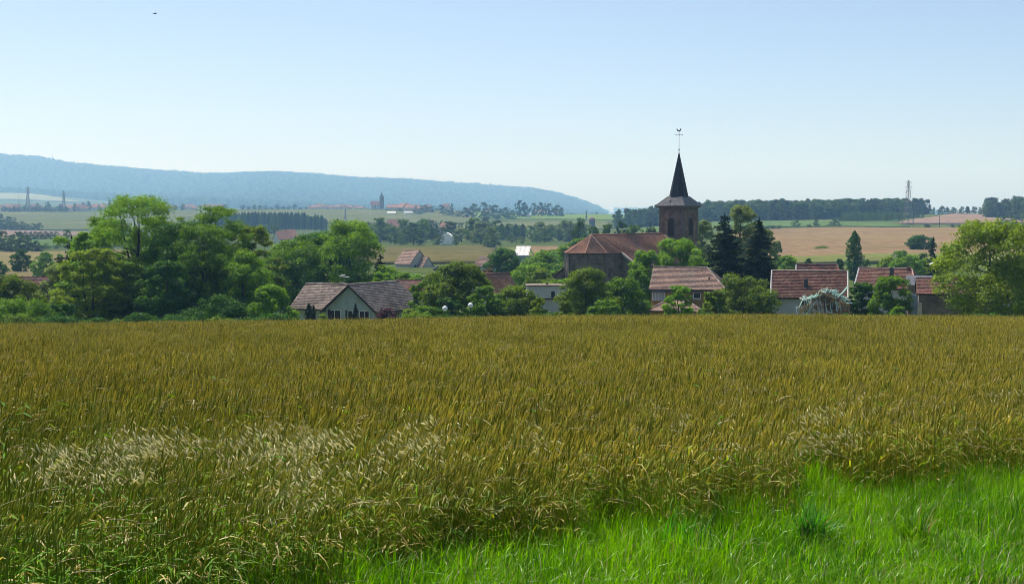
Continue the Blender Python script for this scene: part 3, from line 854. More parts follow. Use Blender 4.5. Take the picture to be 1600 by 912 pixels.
# ------------------------------------------------------------------ trees
def leaf_quads(C, Nrm, size, g, aspect=0.62):
    """diamond leaves at C (N,3) facing Nrm"""
    n = len(C)
    r = g.normal(size=(n, 3))
    U = np.cross(Nrm, r); U /= np.linalg.norm(U, axis=1, keepdims=True) + 1e-9
    W = np.cross(Nrm, U); W /= np.linalg.norm(W, axis=1, keepdims=True) + 1e-9
    s = size[:, None]
    bend = Nrm / (np.linalg.norm(Nrm, axis=1, keepdims=True) + 1e-9) * s * 0.18
    V = np.stack([C - U * s * 0.5 - bend, C - W * s * 0.5 * aspect, C + U * s * 0.5 - bend, C + W * s * 0.5 * aspect], 1).reshape(-1, 3)
    Q = np.arange(n * 4).reshape(n, 4)
    return V, Q

def clump_leaves(cent, rad, n, leaf, g, flat=0.75, up=0.35, inner=0.55):
    """leaves on the shells of clumps. cent (M,3), rad (M,)"""
    Mn = len(cent)
    per = np.maximum(6, (n * rad ** 2 / np.sum(rad ** 2)).astype(int))
    i = np.repeat(np.arange(Mn), per)
    d = g.normal(size=(len(i), 3)); d /= np.linalg.norm(d, axis=1, keepdims=True)
    d[:, 2] = np.where((d[:, 2] < -0.2) & (g.random(len(i)) < 0.6), -d[:, 2], d[:, 2])
    rr = rad[i] * (inner + (1 - inner) * g.random(len(i)) ** 0.6) * (1 + 0.18 * g.normal(size=len(i)))
    C = cent[i] + d * rr[:, None] * np.array([1, 1, flat])
    Nn = d * 0.95 + g.normal(0, 0.5, (len(i), 3)); Nn[:, 2] += up
    Nn /= np.linalg.norm(Nn, axis=1, keepdims=True)
    sz = leaf * g.uniform(0.65, 1.35, len(i))
    return leaf_quads(C, Nn, sz, g)

def blob_centres(kind, w, hgt, bottom, g, count):
    """clump centres and radii filling a crown of width w and total height hgt that starts at bottom"""
    ch = hgt - bottom; a = w / 2
    ph = g.uniform(0, 6.28, 4); am = g.uniform(0.05, 0.15, 4)
    skew = g.uniform(-0.06, 0.06)
    out = []; rad = []
    count = int(count * 1.35 * max(1.0, ch / w) ** 0.7)
    for i in range(count):
        f = g.random() ** 1.2
        prof = math.sin(math.pi * (0.20 + 0.735 * (f + skew * math.sin(math.pi * f)))) ** 0.48
        az = g.uniform(0, 2 * math.pi)
        bulge = 1 + am[0] * math.sin(2 * az + ph[0] + 3 * f) + am[1] * math.sin(3 * az + ph[1] - 7 * f) + am[2] * math.sin(11 * f + ph[2] + az) - 0.08
        cr = a * (g.uniform(0.12, 0.25) if kind != 'airy' else g.uniform(0.10, 0.19))
        r = (0.80 + 0.2 * g.random()) if g.random() < 0.66 else g.uniform(0.1, 0.8)
        rr = max(0.0, min(a, a * prof * bulge) - cr * 0.8) * r
        zz = bottom + cr * 0.45 + f * (ch - cr * 0.95)
        # the very top is rounded, not pointed
        out.append((rr * math.cos(az), rr * math.sin(az), zz)); rad.append(cr)
    for p, cr in (((g.normal(0, .15) * a, 0, hgt - a * 0.2), a * 0.24), ((g.normal(0, .3) * a, 0, hgt - a * 0.30), a * 0.26), ((a * 0.78, 0, bottom + ch * .42), a * 0.25), ((-a * 0.78, 0, bottom + ch * .47), a * 0.25)):
        out.append(p); rad.append(cr)
    return np.array(out, float), np.array(rad, float)

def limbs_mesh(name, hgt, bottom, cents, g, trunk_r, n_limbs=9, forks=1):
    mb = MB()
    tops = []
    for f in range(forks):
        az = g.uniform(0, 6.28); sp = 0.0 if forks == 1 else 0.11 * hgt
        path = [(0.12 * f, 0, -0.6)]
        for k in range(1, 6):
            t = k / 5
            path.append((sp * t * math.cos(az) + g.normal(0, 0.02 * hgt) * t, sp * t * math.sin(az) + g.normal(0, 0.02 * hgt) * t, hgt * 0.86 * t))
        rr = [trunk_r * (1 - 0.85 * k / 5) / (1 if forks == 1 else 1.25) for k in range(6)]
        mb.tube(path, rr, 7)
        tops.append(path)
    pick = g.permutation(len(cents))[:n_limbs]
    for i in pick:
        c = cents[i]; path = tops[g.integers(0, len(tops))]
        z0 = max(0.12 * hgt, min(c[2] - 0.18 * hgt, 0.7 * hgt)); t = z0 / (hgt * 0.86) * 5
        k = int(min(4, t)); fr = min(1.0, t - k)
        b = np.array(path[k]) * (1 - fr) + np.array(path[k + 1]) * fr
        mid = (b + c) / 2 + np.array([0, 0, -0.04 * hgt]) + g.normal(0, 0.02 * hgt, 3)
        r0 = trunk_r * (0.42 - 0.28 * z0 / hgt)
        mb.tube([tuple(b), tuple(mid), tuple(c)], [r0, r0 * 0.6, r0 * 0.22], 5)
    return mb.mesh(name, M['bark'])

def broadleaf(name, loc, w, hgt, leafm, label, seed, kind='round', leaf=0.28, n=9000, clumps=46, bottom=0.18, group=None, cat='tree', forks=1, trunk=0.02, limbs=9):
    g = np.random.default_rng(seed)
    t = thing(name, loc, g.uniform(0, 0.6), label, cat, group)
    b = bottom * hgt
    C, rad = blob_centres(kind, w, hgt, b, g, clumps)
    if kind == 'airy':
        V, Q = clump_leaves(C, rad * 1.1, n, leaf, g, flat=0.55, up=0.6, inner=0.2)
    else:
        V, Q = clump_leaves(C, rad, n, leaf, g)
    add_obj("crown", np_mesh("crown", V, Q, mats=[M[leafm]]), t)
    add_obj("trunk", limbs_mesh("trunk", hgt, b, C, g, max(0.05, hgt * trunk), limbs, forks), t)
    return t

def conifer_meshes(w, hgt, seed, leafm, n_whorl=26, bottom=0.06, droop=0.25, leaf=0.4, ragged=0.15, power=0.9, dens=1.0):
    g = np.random.default_rng(seed)
    C = []; Nn = []; S = []
    mb = MB()
    mb.tube([(0, 0, -0.6), (0, 0, hgt * 0.5), (0, 0, hgt * 0.985)], [hgt * 0.016, hgt * 0.009, 0.012], 6)
    for k in range(n_whorl):
        f = k / (n_whorl - 1)
        z = hgt * (bottom + (1 - bottom) * f * 0.97)
        Lr = (w / 2) * (1 - f) ** power + 0.12
        nb = int(7 + 6 * (1 - f))
        for b in range(nb):
            az = g.uniform(0, 2 * np.pi); L = Lr * g.uniform(1 - ragged * 2, 1 + ragged); z = hgt * (bottom + (1 - bottom) * 0.97 * min(1.0, max(0.0, f + g.normal(0, 0.45) / n_whorl)))
            d = np.array([math.cos(az), math.sin(az), 0.0])
            m = max(8, int(L / leaf * 26 * dens))
            s = g.random(m) ** 0.75
            p = np.array([0, 0, z])[None, :] + d[None, :] * (L * s)[:, None]
            p[:, 2] += -droop * L * s + 0.16 * L * s ** 2 + g.normal(0, 0.05, m)
            perp = np.array([-d[1], d[0], 0])
            p += perp[None, :] * (g.normal(0, 0.16, m) * L * (0.25 + s * 0.6))[:, None]
            p[:, 2] -= np.abs(g.normal(0, 0.10, m))
            C.append(p); nn = g.normal(0, 0.5, (m, 3)); nn[:, 2] += 0.8; Nn.append(nn / np.linalg.norm(nn, axis=1, keepdims=True)); S.append(leaf * g.uniform(0.6, 1.3, m) * (0.55 + 0.45 * (1 - f)))
            if k % 2 == 0 and b < 5:
                mb.bar((0, 0, z), tuple(np.array([0, 0, z - droop * L * 0.75]) + d * L * 0.8), 0.03, 4, 0.012)
    m = 40
    p = np.stack([g.normal(0, 0.05, m), g.normal(0, 0.05, m), hgt * g.uniform(0.93, 1.0, m)], -1)
    C.append(p); nn = g.normal(size=(m, 3)); Nn.append(nn / np.linalg.norm(nn, axis=1, keepdims=True)); S.append(np.full(m, leaf * 0.35))
    V, Q = leaf_quads(np.concatenate(C), np.concatenate(Nn), np.concatenate(S), g, 0.42)
    return np_mesh("crown", V, Q, mats=[M[leafm]]), mb.mesh("trunk", M['bark'])

def conifer(name, loc, w, hgt, label, seed, leafm='needle', group=None, **kw):
    t = thing(name, loc, 0, label, 'tree', group)
    c, tr = conifer_meshes(w, hgt, seed, leafm, **kw)
    add_obj("crown", c, t); add_obj("trunk", tr, t)
    return t

def column_meshes(w, hgt, seed, leafm, n=2500, leaf=0.3, bottom=0.05, belly=0.38, tip=0.7):
    g = np.random.default_rng(seed)
    f = g.random(n)
    env = np.interp(f, [0, 0.08, belly, 0.75, 0.93, 1.0], [0.45, 0.75, 1.0, tip, tip * 0.42, 0.03])
    az = g.uniform(0, 2 * np.pi, n)
    lob = 1 + 0.22 * np.sin(az * 3 + f * 9 + seed) + 0.15 * np.sin(f * 31 + az)
    r = w / 2 * env * lob * (0.45 + 0.55 * g.random(n) ** 0.5)
    C = np.stack([r * np.cos(az), r * np.sin(az), hgt * (bottom + (1 - bottom) * f)], -1)
    Nn = np.stack([np.cos(az), np.sin(az), 0.6 + 0 * az], -1) + g.normal(0, 0.5, (n, 3))
    Nn /= np.linalg.norm(Nn, axis=1, keepdims=True)
    V, Q = leaf_quads(C, Nn, leaf * g.uniform(0.6, 1.3, n), g)
    mb = MB(); mb.tube([(0, 0, -0.5), (0, 0, hgt * 0.5), (0, 0, hgt * 0.9)], [hgt * 0.014, hgt * 0.009, 0.02], 6)
    for k in range(6):
        az = g.uniform(0, 6.28); z = hgt * g.uniform(0.1, 0.5)
        mb.bar((0, 0, z), (w * 0.28 * math.cos(az), w * 0.28 * math.sin(az), z + hgt * 0.2), 0.05, 4, 0.02)
    return np_mesh("crown", V, Q, mats=[M[leafm]]), mb.mesh("trunk", M['bark'])

def columnar(name, loc, w, hgt, label, seed, leafm, group=None, cat='tree', **kw):
    t = thing(name, loc, 0, label, cat, group)
    c, tr = column_meshes(w, hgt, seed, leafm, **kw)
    add_obj("crown", c, t); add_obj("trunk", tr, t)
    return t

_seed = [1000]
def T(px, top, wpx, D, leafm, label, name='garden_tree', kind='round', dens=1.0, leaf=None, low=0.12, group=None, cat='tree', forks=1, clumps=None, limbs=9, trunk=0.02):
    """broadleaf tree from the column, row of its top and width it has in the photograph, at depth D"""
    _seed[0] += 1
    x = wx(px, D); z0 = h(x, D); hgt = max(0.8, wz(top, D) - z0); w = wpx * 1.14 * D / F_PX
    lf = leaf or max(0.17, 2.1 * D / 1422.0)
    area = math.pi * w * hgt * 0.75
    n = int(min(26000, max(500, dens * 2.6 * area / (lf * lf * 0.31))))
    cl = clumps or int(np.clip(34 + area * 0.22, 40, 110))
    return broadleaf(name, (x, D, z0), w, hgt, leafm, label, _seed[0], kind, lf, n, cl, low, group, cat, forks, trunk, limbs)
# ------------------------------------------------------------------ woods that read as one mass
def crown_blob(seed, n=260, leaf=2.2, w=9.0, hgt=15.0):
    g = np.random.default_rng(seed)
    C, rad = blob_centres('round', w, hgt, 0.0, g, 22)
    V, Q = clump_leaves(C, rad * 1.15, n, leaf, g)
    # a core so that the wood is closed below its leaves
    return V, Q

def blob_meshes(mat, seeds, **kw):
    out = []
    for s in seeds:
        V, Q = crown_blob(s, **kw)
        out.append(np_mesh("wood_crown_%d" % s, V, Q, mats=[M[mat]]))
    return out

ridge_src = scatter_source(blob_meshes('canopy', range(600, 606), n=620, leaf=1.5, w=12, hgt=16))
hill_src = scatter_source(blob_meshes('canopy', range(610, 614), n=90, leaf=5.0, w=14, hgt=17))

def wood(name, src, k, pts, smin, smax, label, vs=1.0):
    n = len(pts)
    s = rng.uniform(smin, smax, n)
    scatter(name, src, np.stack([pts[:, 0], pts[:, 1], H(pts[:, 0], pts[:, 1]) - 1.0], -1), rng.integers(0, k, n),
            np.stack([np.zeros(n), np.zeros(n), rng.uniform(0, 6.28, n)], -1), np.stack([s, s, s * vs * rng.uniform(0.82, 1.2, n)], -1), label, "wood")

def region(px0, px1, d0, d1, step, keep=None):
    Y, out = d0, []
    while Y < d1:
        xs = np.arange(wx(px0, Y), wx(px1, Y), step)
        out.append(np.stack([xs + rng.uniform(-.35, .35, len(xs)) * step, np.full(len(xs), Y) + rng.uniform(-.35, .35, len(xs)) * step], -1))
        Y += step * 0.9
    P = np.concatenate(out)
    if keep is not None:
        P = P[keep(800 + F_PX * P[:, 0] / P[:, 1], P[:, 1])]
    return P

# the ridge wood runs from behind the church to the pylon; its front edge climbs to the right
def ridge_keep(px, D):
    front = np.interp(px, [960, 1000, 1100, 1300, 1420, 1450], [1230, 1190, 1170, 1190, 1290, 1400])
    back = np.interp(px, [960, 985, 1040, 1100, 1400, 1450], [1240, 1260, 1400, 1450, 1420, 1400])
    return (D > front) & (D < back) & (px > 962)
wood("ridge_wood", ridge_src, 6, region(955, 1460, 1150, 1460, 7.0, ridge_keep), 0.72, 0.98, "dark broadleaved wood along the ridge behind the church")
wood("ridge_wood", ridge_src, 6, region(1545, 2000, 1120, 1330, 7.0, lambda p, d: d > np.interp(p, [1545, 1600], [1210, 1130])), 0.7, 1.0, "dark wood on the ridge above the walnut tree")
wood("ridge_hedge", ridge_src, 6, region(1425, 1560, 1455, 1475, 7.0), 0.35, 0.55, "low hedge line on the horizon over the pink field")
def hill_keep(px, D):
    foot = np.interp(px, [-400, 0, 120, 150, 300, 600, 945], [5850, 5720, 5650, 5550, 5050, 4880, 4880])
    return (D > foot) & (px < 948)
wood("hill_wood", hill_src, 4, region(-420, 948, 4860, 8680, 19.0, hill_keep), 0.9, 1.8, "long blue green wooded hill on the skyline")
wood("far_ridge_wood", hill_src, 4, region(890, 1480, 10300, 10560, 26.0), 1.2, 1.9, "faint distant wooded ridge beyond the end of the hill")
# ------------------------------------------------------------------ buildings
def lerp(a, b, t): return tuple(a[i] + (b[i] - a[i]) * t for i in range(3))

def tile_arrays(quad, tw, ch, th, g, skip=None):
    """overlapping tiles on a roof plane. quad: eave-left, eave-right, ridge-right, ridge-left"""
    eL, eR, rR, rL = [np.array(p, float) for p in quad]
    slope = max(np.linalg.norm(rL - eL), np.linalg.norm(rR - eR), np.linalg.norm((rL + rR) / 2 - (eL + eR) / 2))
    rows = max(2, int(round(np.linalg.norm((rL + rR) / 2 - (eL + eR) / 2) / ch)))
    nrm = np.cross(eR - eL, (rL + rR) / 2 - eL); nrm /= np.linalg.norm(nrm)
    if nrm[2] < 0: nrm = -nrm
    V = []
    for k in range(rows):
        v0 = k / rows; v1 = min(1.0, (k + 1.12) / rows)
        a0 = eL + (rL - eL) * v0; b0 = eR + (rR - eR) * v0
        a1 = eL + (rL - eL) * v1; b1 = eR + (rR - eR) * v1
        L = np.linalg.norm(b0 - a0)
        n = max(1, int(round(L / tw)))
        off = 0.5 / n if k % 2 else 0.0
        cuts = np.clip(np.concatenate([[0.0], (np.arange(1, n) / n) + off * 0.9, [1.0]]), 0, 1)
        for i in range(n):
            u0, u1 = cuts[i], cuts[i + 1]
            if u1 - u0 < 1e-4: continue
            if skip is not None and skip((u0 + u1) / 2, v0): continue
            gap = 0.02 * (u1 - u0)
            lift = th * g.uniform(0.85, 1.3); tl = g.normal(0, 0.008)
            p = [a0 + (b0 - a0) * (u0 + gap) + nrm * (lift + tl), a0 + (b0 - a0) * (u1 - gap) + nrm * (lift - tl),
                 a1 + (b1 - a1) * (u1 - gap) + nrm * 0.012, a1 + (b1 - a1) * (u0 + gap) + nrm * 0.012,
                 a0 + (b0 - a0) * (u0 + gap) + nrm * 0.004, a0 + (b0 - a0) * (u1 - gap) + nrm * 0.004]
            V.append(p)
    V = np.array(V)
    m = len(V)
    base = (np.arange(m) * 6)[:, None]
    Q = np.concatenate([base + np.array([[0, 1, 2, 3]]), base + np.array([[4, 5, 1, 0]])])
    T3 = np.concatenate([base + np.array([[4, 0, 3]]), base + np.array([[1, 5, 2]])])
    return V.reshape(-1, 3), Q, T3

def tiled(parent, quads, mat, tw=0.42, ch=0.40, th=0.05, seed=1, name="roof_tiles", skip=None):
    g = np.random.default_rng(seed)
    Vs, Qs, Ts, n = [], [], [], 0
    for q in quads:
        V, Q, T3 = tile_arrays(q, tw, ch, th, g, skip)
        Vs.append(V); Qs.append(Q + n); Ts.append(T3 + n); n += len(V)
    o = add_obj(name, np_mesh(name, np.concatenate(Vs), np.concatenate(Qs), np.concatenate(Ts), mats=[mat]), parent)
    o["kind"] = "stuff"
    return o

def ridge(parent, pts, mat, r=0.11):
    mb = MB()
    for a, b in zip(pts[:-1], pts[1:]):
        a = Vector(a); b = Vector(b); n = max(1, int((b - a).length / 0.45))
        for k in range(n):
            p = a.lerp(b, k / n); q = a.lerp(b, (k + 1.08) / n)
            mb.bar(p, q, r * 1.12, 6, r)
    return mb.build("ridge_cap", mat, parent)

def window(parent, x, y, z, w, hh, ny=-1, glass='glass', bars=1, frame='wood_white', axis='x', sill=True, name="window", th=0.09):
    """frame, glazing bars, recessed pane and sill on a wall facing ny along the axis across x"""
    def B(mb, a0, a1, d0, d1, z0, z1):
        if axis == 'x': mb.box(x + a0, x + a1, min(y + ny * d0, y + ny * d1), max(y + ny * d0, y + ny * d1), z + z0, z + z1)
        else: mb.box(min(x + ny * d0, x + ny * d1), max(x + ny * d0, x + ny * d1), y + a0, y + a1, z + z0, z + z1)
    mb = MB()
    B(mb, -w / 2, -w / 2 + th, 0.004, 0.06, 0, hh); B(mb, w / 2 - th, w / 2, 0.004, 0.06, 0, hh)
    B(mb, -w / 2 + th, w / 2 - th, 0.004, 0.058, 0, th); B(mb, -w / 2 + th, w / 2 - th, 0.004, 0.058, hh - th, hh)
    for k in range(bars):
        c = -w / 2 + w * (k + 1) / (bars + 1)
        B(mb, c - 0.035, c + 0.035, 0.006, 0.05, th, hh - th)
    o = mb.build(name, M[frame], parent)
    mb = MB(); B(mb, -w / 2 + th * 0.6, w / 2 - th * 0.6, 0.002, 0.02, th * 0.6, hh - th * 0.6)
    mb.build("pane", M[glass], o)
    if sill:
        mb = MB(); B(mb, -w / 2 - 0.08, w / 2 + 0.08, 0.002, 0.14, -0.09, -0.003)
        mb.build("sill", M['stone_pale'], o)
    return o

def gable_wall(mb, w, d, eh, rh, axis='x', x0=0, y0=0):
    """solid house body: ridge along axis, centred on x0; y from y0 to y0+d; base at -1.5"""
    b = -1.5
    if axis == 'y':          # ridge runs back
        sec = [(-w / 2, b), (w / 2, b), (w / 2, eh), (0, eh + rh), (-w / 2, eh)]
        f = [(x0 + x, y0, z) for x, z in sec]; k = [(x0 + x, y0 + d, z) for x, z in sec]
    else:
        sec = [(0, b), (d, b), (d, eh), (d / 2, eh + rh), (0, eh)]
        f = [(x0 - w / 2, y0 + y, z) for y, z in sec]; k = [(x0 + w / 2, y0 + y, z) for y, z in sec]
    n = 5
    fs = [tuple(range(n)), tuple(range(2 * n - 1, n - 1, -1))] + [(i, n + i, n + (i + 1) % n, (i + 1) % n) for i in range(n)]
    mb.faces(f + k, fs)

def gable_roof(parent, w, d, eh, rh, mat, axis='x', x0=0, y0=0, ov=0.35, ovg=0.3, tw=0.42, ch=0.4, seed=1, deck='wood_dark', hipL=0.0, hipR=0.0, skip=None, capmat=None):
    """pitched roof over a body; hipL / hipR shorten the ridge for hipped ends (axis x only)"""
    lift = 0.06
    half = (d if axis == 'x' else w) / 2
    drop = rh / half * ov
    L = (w if axis == 'x' else d)
    a, b = -L / 2 - ovg, L / 2 + ovg
    ra, rb = (a + hipL if hipL else a), (b - hipR if hipR else b)
    ez = eh - drop + lift; rz = eh + rh + lift
    def P(u, s, z):
        if axis == 'x': return (x0 + u, y0 + d / 2 + s, z)
        return (x0 + s, y0 + d / 2 + u, z)
    h2 = half + ov
    quads = []
    if axis == 'x':
        quads.append((P(a, -h2, ez), P(b, -h2, ez), P(rb, 0, rz), P(ra, 0, rz)))
        quads.append((P(b, h2, ez), P(a, h2, ez), P(ra, 0, rz), P(rb, 0, rz)))
        if hipL: quads.append((P(a, h2, ez), P(a, -h2, ez), P(ra, 0, rz), P(ra, 0, rz)))
        if hipR: quads.append((P(b, -h2, ez), P(b, h2, ez), P(rb, 0, rz), P(rb, 0, rz)))
    else:
        quads.append((P(b, -h2, ez), P(a, -h2, ez), P(a, 0, rz), P(b, 0, rz)))
        quads.append((P(a, h2, ez), P(b, h2, ez), P(b, 0, rz), P(a, 0, rz)))
    mb = MB()
    for q in quads:
        top = q if q[2] != q[3] else q[:3]
        mb.slab(top, 0.14)
    roof = mb.build("roof", M[deck], parent)
    tiled(roof, quads, M[mat], tw, ch, seed=seed, skip=skip)
    pts = [P(ra, 0, rz + 0.05), P(rb, 0, rz + 0.05)]
    cm = M[capmat or mat]
    ridge(roof, pts, cm)
    if hipR:
        ridge(roof, [P(rb, 0, rz + 0.05), P(b, -h2, ez + 0.07)], cm, 0.09); ridge(roof, [P(rb, 0, rz + 0.05), P(b, h2, ez + 0.07)], cm, 0.09)
    if hipL:
        ridge(roof, [P(ra, 0, rz + 0.05), P(a, -h2, ez + 0.07)], cm, 0.09); ridge(roof, [P(ra, 0, rz + 0.05), P(a, h2, ez + 0.07)], cm, 0.09)
    return roof

def chimney(parent, x, y, z0, z1, s=0.5, mat='stone_trim', cap=True):
    mb = MB(); mb.box(x - s / 2, x + s / 2, y - s / 2, y + s / 2, z0, z1)
    c = mb.build("chimney", M[mat], parent)
    if cap:
        mb = MB(); mb.box(x - s / 2 - .06, x + s / 2 + .06, y - s / 2 - .06, y + s / 2 + .06, z1 + .002, z1 + 0.12)
        mb.build("chimney_cap", M['stone_pale'], c)
    return c

# ---- church
CA = R(52.5)
cD = 236.0
ct = np.array([math.cos(CA), math.sin(CA)])           # along the nave, away from the apse
cn = np.array([math.sin(CA), -math.cos(CA)])          # side of the nave that faces the field
apX, apY = wx(924, cD), cD
church = thing("village_church", (apX, apY, h(apX, apY)), CA, "old stone church with red tiled nave, polygonal apse and slate spire", "church")
gz = church.location.z
RZ = wz(367, cD) - gz          # ridge height
Rr = 4.35; EZ = RZ - 2.85      # apse radius and eave
tanp = (RZ - EZ) / (Rr * 0.95)
NH = 7.1                        # nave half width
NE = RZ - tanp * NH             # nave eave height
NX0 = 2.6                       # nave starts behind the apse (local x runs along the nave)
NL = 21.0
pol = [(Rr * math.cos(R(180 + t)), Rr * math.sin(R(180 + t))) for t in (-67.5, -22.5, 22.5, 67.5)]
apw = Rr * math.sin(R(67.5))
poly = pol + [(NX0 + 0.3, apw * 1.02 * -1), (NX0 + 0.3, apw * 1.02)]
# order the footprint around the apse
poly = [(NX0 + 0.3, apw), (-Rr * math.cos(R(67.5)), apw), (-Rr * math.cos(R(22.5)), Rr * math.sin(R(22.5))), (-Rr * math.cos(R(22.5)), -Rr * math.sin(R(22.5))), (-Rr * math.cos(R(67.5)), -apw), (NX0 + 0.3, -apw)]
mb = MB(); mb.prism(poly, -1.5, EZ); apse = mb.build("apse_wall", M['stone'], church)
mb = MB()
pc = [(x * 1.035, y * 1.035) for x, y in poly]; mb.prism(pc, EZ - 0.42, EZ - 0.02)
mb.build("cornice", M['stone_trim'], church)
# corner piers of the apse, sunlight on the leftmost put into its paler colour
for k, (x, y) in enumerate(poly[1:5]):
    mb = MB(); mb.box(-0.22, 0.22, -0.22, 0.22, -1.5, EZ - 0.43)
    o = mb.build("corner_pier", M['stone_pale' if k in (0,) else 'stone_trim'], church)
    o.location = (x, y, 0); o.rotation_euler = (0, 0, math.atan2(y, x))
for k in range(3):
    a = R(180 - 45 + 45 * k); rr = Rr * math.cos(R(22.5)) + 0.02
    mb = MB()
    mb.box(-0.03, 0.05, -0.45, 0.45, EZ * 0.36, EZ * 0.66)
    for j in range(6):
        t0, t1 = math.pi * j / 6, math.pi * (j + 1) / 6
        mb.faces([(0.05, 0.45 * math.cos(t0), EZ * 0.66 + 0.45 * math.sin(t0)), (0.05, 0.45 * math.cos(t1), EZ * 0.66 + 0.45 * math.sin(t1)), (0.05, 0, EZ * 0.66)], [(0, 1, 2)])
    o = mb.build("window", M['glass'], church); o.location = (rr * math.cos(a), rr * math.sin(a), 0); o.rotation_euler = (0, 0, a)
# apse roof: fan of facets up to the ridge point
ov = 1.09
ep = [(x * ov, y * ov, EZ - 0.12) for x, y in poly[1:5]]
apex = (0.0, 0.0, RZ)
facets = [(ep[i], ep[i + 1], apex, apex) for i in range(3)]
sideR = ((ep[3]), (NX0, -apw * ov, EZ - 0.12), (NX0, 0, RZ), apex)
sideL = ((NX0, apw * ov, EZ - 0.12), ep[0], apex, (NX0, 0, RZ))
mb = MB()
for q in facets: mb.slab(q[:3][::-1] if False else q[:3], 0.12)
for q in (sideR, sideL): mb.slab(q, 0.12)
ar = mb.build("apse_roof", M['wood_dark'], church)
tiled(ar, facets + [sideR, sideL], M['tile_church'], 0.34, 0.30, seed=11)
for i in range(4):
    ridge(ar, [apex, (ep[i][0], ep[i][1], ep[i][2] + 0.06)], M['tile_church'], 0.10)
# nave
mb = MB()
sec = [(-NH, -1.5), (NH, -1.5), (NH, NE), (0, RZ - 0.1), (-NH, NE)]
f = [(NX0 + 0.3, y, z) for y, z in sec]; k = [(NX0 + NL, y, z) for y, z in sec]
mb.faces(f + k, [tuple(range(5)), tuple(range(9, 4, -1))] + [(i, 5 + i, 5 + (i + 1) % 5, (i + 1) % 5) for i in range(5)])
nave = mb.build("nave_wall", M['stone'], church)
for s in (-1, 1):
    for j in range(4):
        window(church, NX0 + 3 + j * 4.6, s * NH, NE * 0.35, 1.1, NE * 0.42, ny=s, bars=1, frame='stone_pale')
nq = [((NX0 + 0.1, -NH - 0.4, NE - 0.4 * tanp + 0.05), (NX0 + NL, -NH - 0.4, NE - 0.4 * tanp + 0.05), (NX0 + NL - 1.6, 0, RZ + 0.03), (NX0 + 0.1, 0, RZ + 0.03)),
      ((NX0 + NL, NH + 0.4, NE - 0.4 * tanp + 0.05), (NX0 + 0.1, NH + 0.4, NE - 0.4 * tanp + 0.05), (NX0 + 0.1, 0, RZ + 0.03), (NX0 + NL - 1.6, 0, RZ + 0.03)),
      ((NX0 + NL, -NH - 0.4, NE - 0.4 * tanp + 0.05), (NX0 + NL, NH + 0.4, NE - 0.4 * tanp + 0.05), (NX0 + NL - 1.6, 0, RZ + 0.03), (NX0 + NL - 1.6, 0, RZ + 0.03))]
mb = MB()
for q in nq: mb.slab(q if q[2] != q[3] else q[:3], 0.14)
nr = mb.build("nave_roof", M['wood_dark'], church)
tiled(nr, nq, M['tile_church'], 0.34, 0.30, seed=12)
ridge(nr, [apex, (NX0 + NL - 1.6, 0, RZ + 0.08)], M['tile_church'], 0.13)
# pale coping on the step from apse to nave
for s in (-1, 1):
    mb = MB()
    y0, y1 = apw * ov * s, (NH + 0.35) * s
    mb.faces([(NX0 - 0.12, y0, RZ - tanp * abs(y0) + 0.16), (NX0 + 0.16, y0, RZ - tanp * abs(y0) + 0.16), (NX0 + 0.16, y1, RZ - tanp * abs(y1) + 0.16), (NX0 - 0.12, y1, RZ - tanp * abs(y1) + 0.16),
              (NX0 - 0.12, y0, RZ - tanp * abs(y0) - 0.25), (NX0 + 0.16, y0, RZ - tanp * abs(y0) - 0.25), (NX0 + 0.16, y1, RZ - tanp * abs(y1) - 0.25), (NX0 - 0.12, y1, RZ - tanp * abs(y1) - 0.25)],
             [(0, 1, 2, 3), (7, 6, 5, 4), (0, 4, 5, 1), (1, 5, 6, 2), (2, 6, 7, 3), (3, 7, 4, 0)])
    mb.build("coping", M['stone_pale'], church)
# sacristy: lower lean-to on the far side of the apse
mb = MB()
mb.faces([(-2.2, apw + 0.02, -1.5), (NX0, apw + 0.02, -1.5), (NX0, apw + 4.2, -1.5), (-2.2, apw + 4.2, -1.5), (-2.2, apw + 0.02, EZ * 0.70), (NX0, apw + 0.02, EZ * 0.70), (NX0, apw + 4.2, EZ * 0.38), (-2.2, apw + 4.2, EZ * 0.38)],
         [(0, 3, 2, 1), (4, 5, 6, 7), (0, 1, 5, 4), (1, 2, 6, 5), (2, 3, 7, 6), (3, 0, 4, 7)])
mb.build("sacristy", M['stone_tower'], church)
sq = ((-2.5, apw + 4.6, EZ * 0.36), (NX0, apw + 4.6, EZ * 0.36), (NX0, apw + 0.05, EZ * 0.72), (-2.5, apw + 0.05, EZ * 0.72))
mb = MB(); mb.slab(sq, 0.1); sr = mb.build("sacristy_roof", M['wood_dark'], church)
tiled(sr, [sq], M['tile_church'], seed=13)
# tower
twX, twY = wx(1060, 257.0), 257.0
loc = Vector((twX - apX, twY - apY))
tl = (loc.x * ct[0] + loc.y * ct[1], -(loc.x * cn[0] + loc.y * cn[1]))     # local x, y (local y = -cn)
TS = 2.5
TZ = wz(322, 257.0) - gz
def tower_box(x0, x1, y0, y1, z0, z1, name, mat, parent=church):
    mb = MB(); mb.box(tl[0] + x0, tl[0] + x1, tl[1] + y0, tl[1] + y1, z0, z1); return mb.build(name, M[mat], parent)
tower = tower_box(-TS, TS, -TS, TS, -1.5, TZ - 0.02, "tower", 'stone_tower')
tower_box(-TS - 0.14, TS + 0.14, -TS - 0.14, TS + 0.14, TZ - 5.9, TZ - 5.65, "string_course", 'stone_trim')
tower_box(-TS - 0.12, TS + 0.12, -TS - 0.12, TS + 0.12, TZ - 1.15, TZ - 1.0, "string_course", 'stone_trim')
tower_box(-TS - 0.28, TS + 0.28, -TS - 0.28, TS + 0.28, TZ - 0.32, TZ - 0.03, "cornice", 'stone_trim')
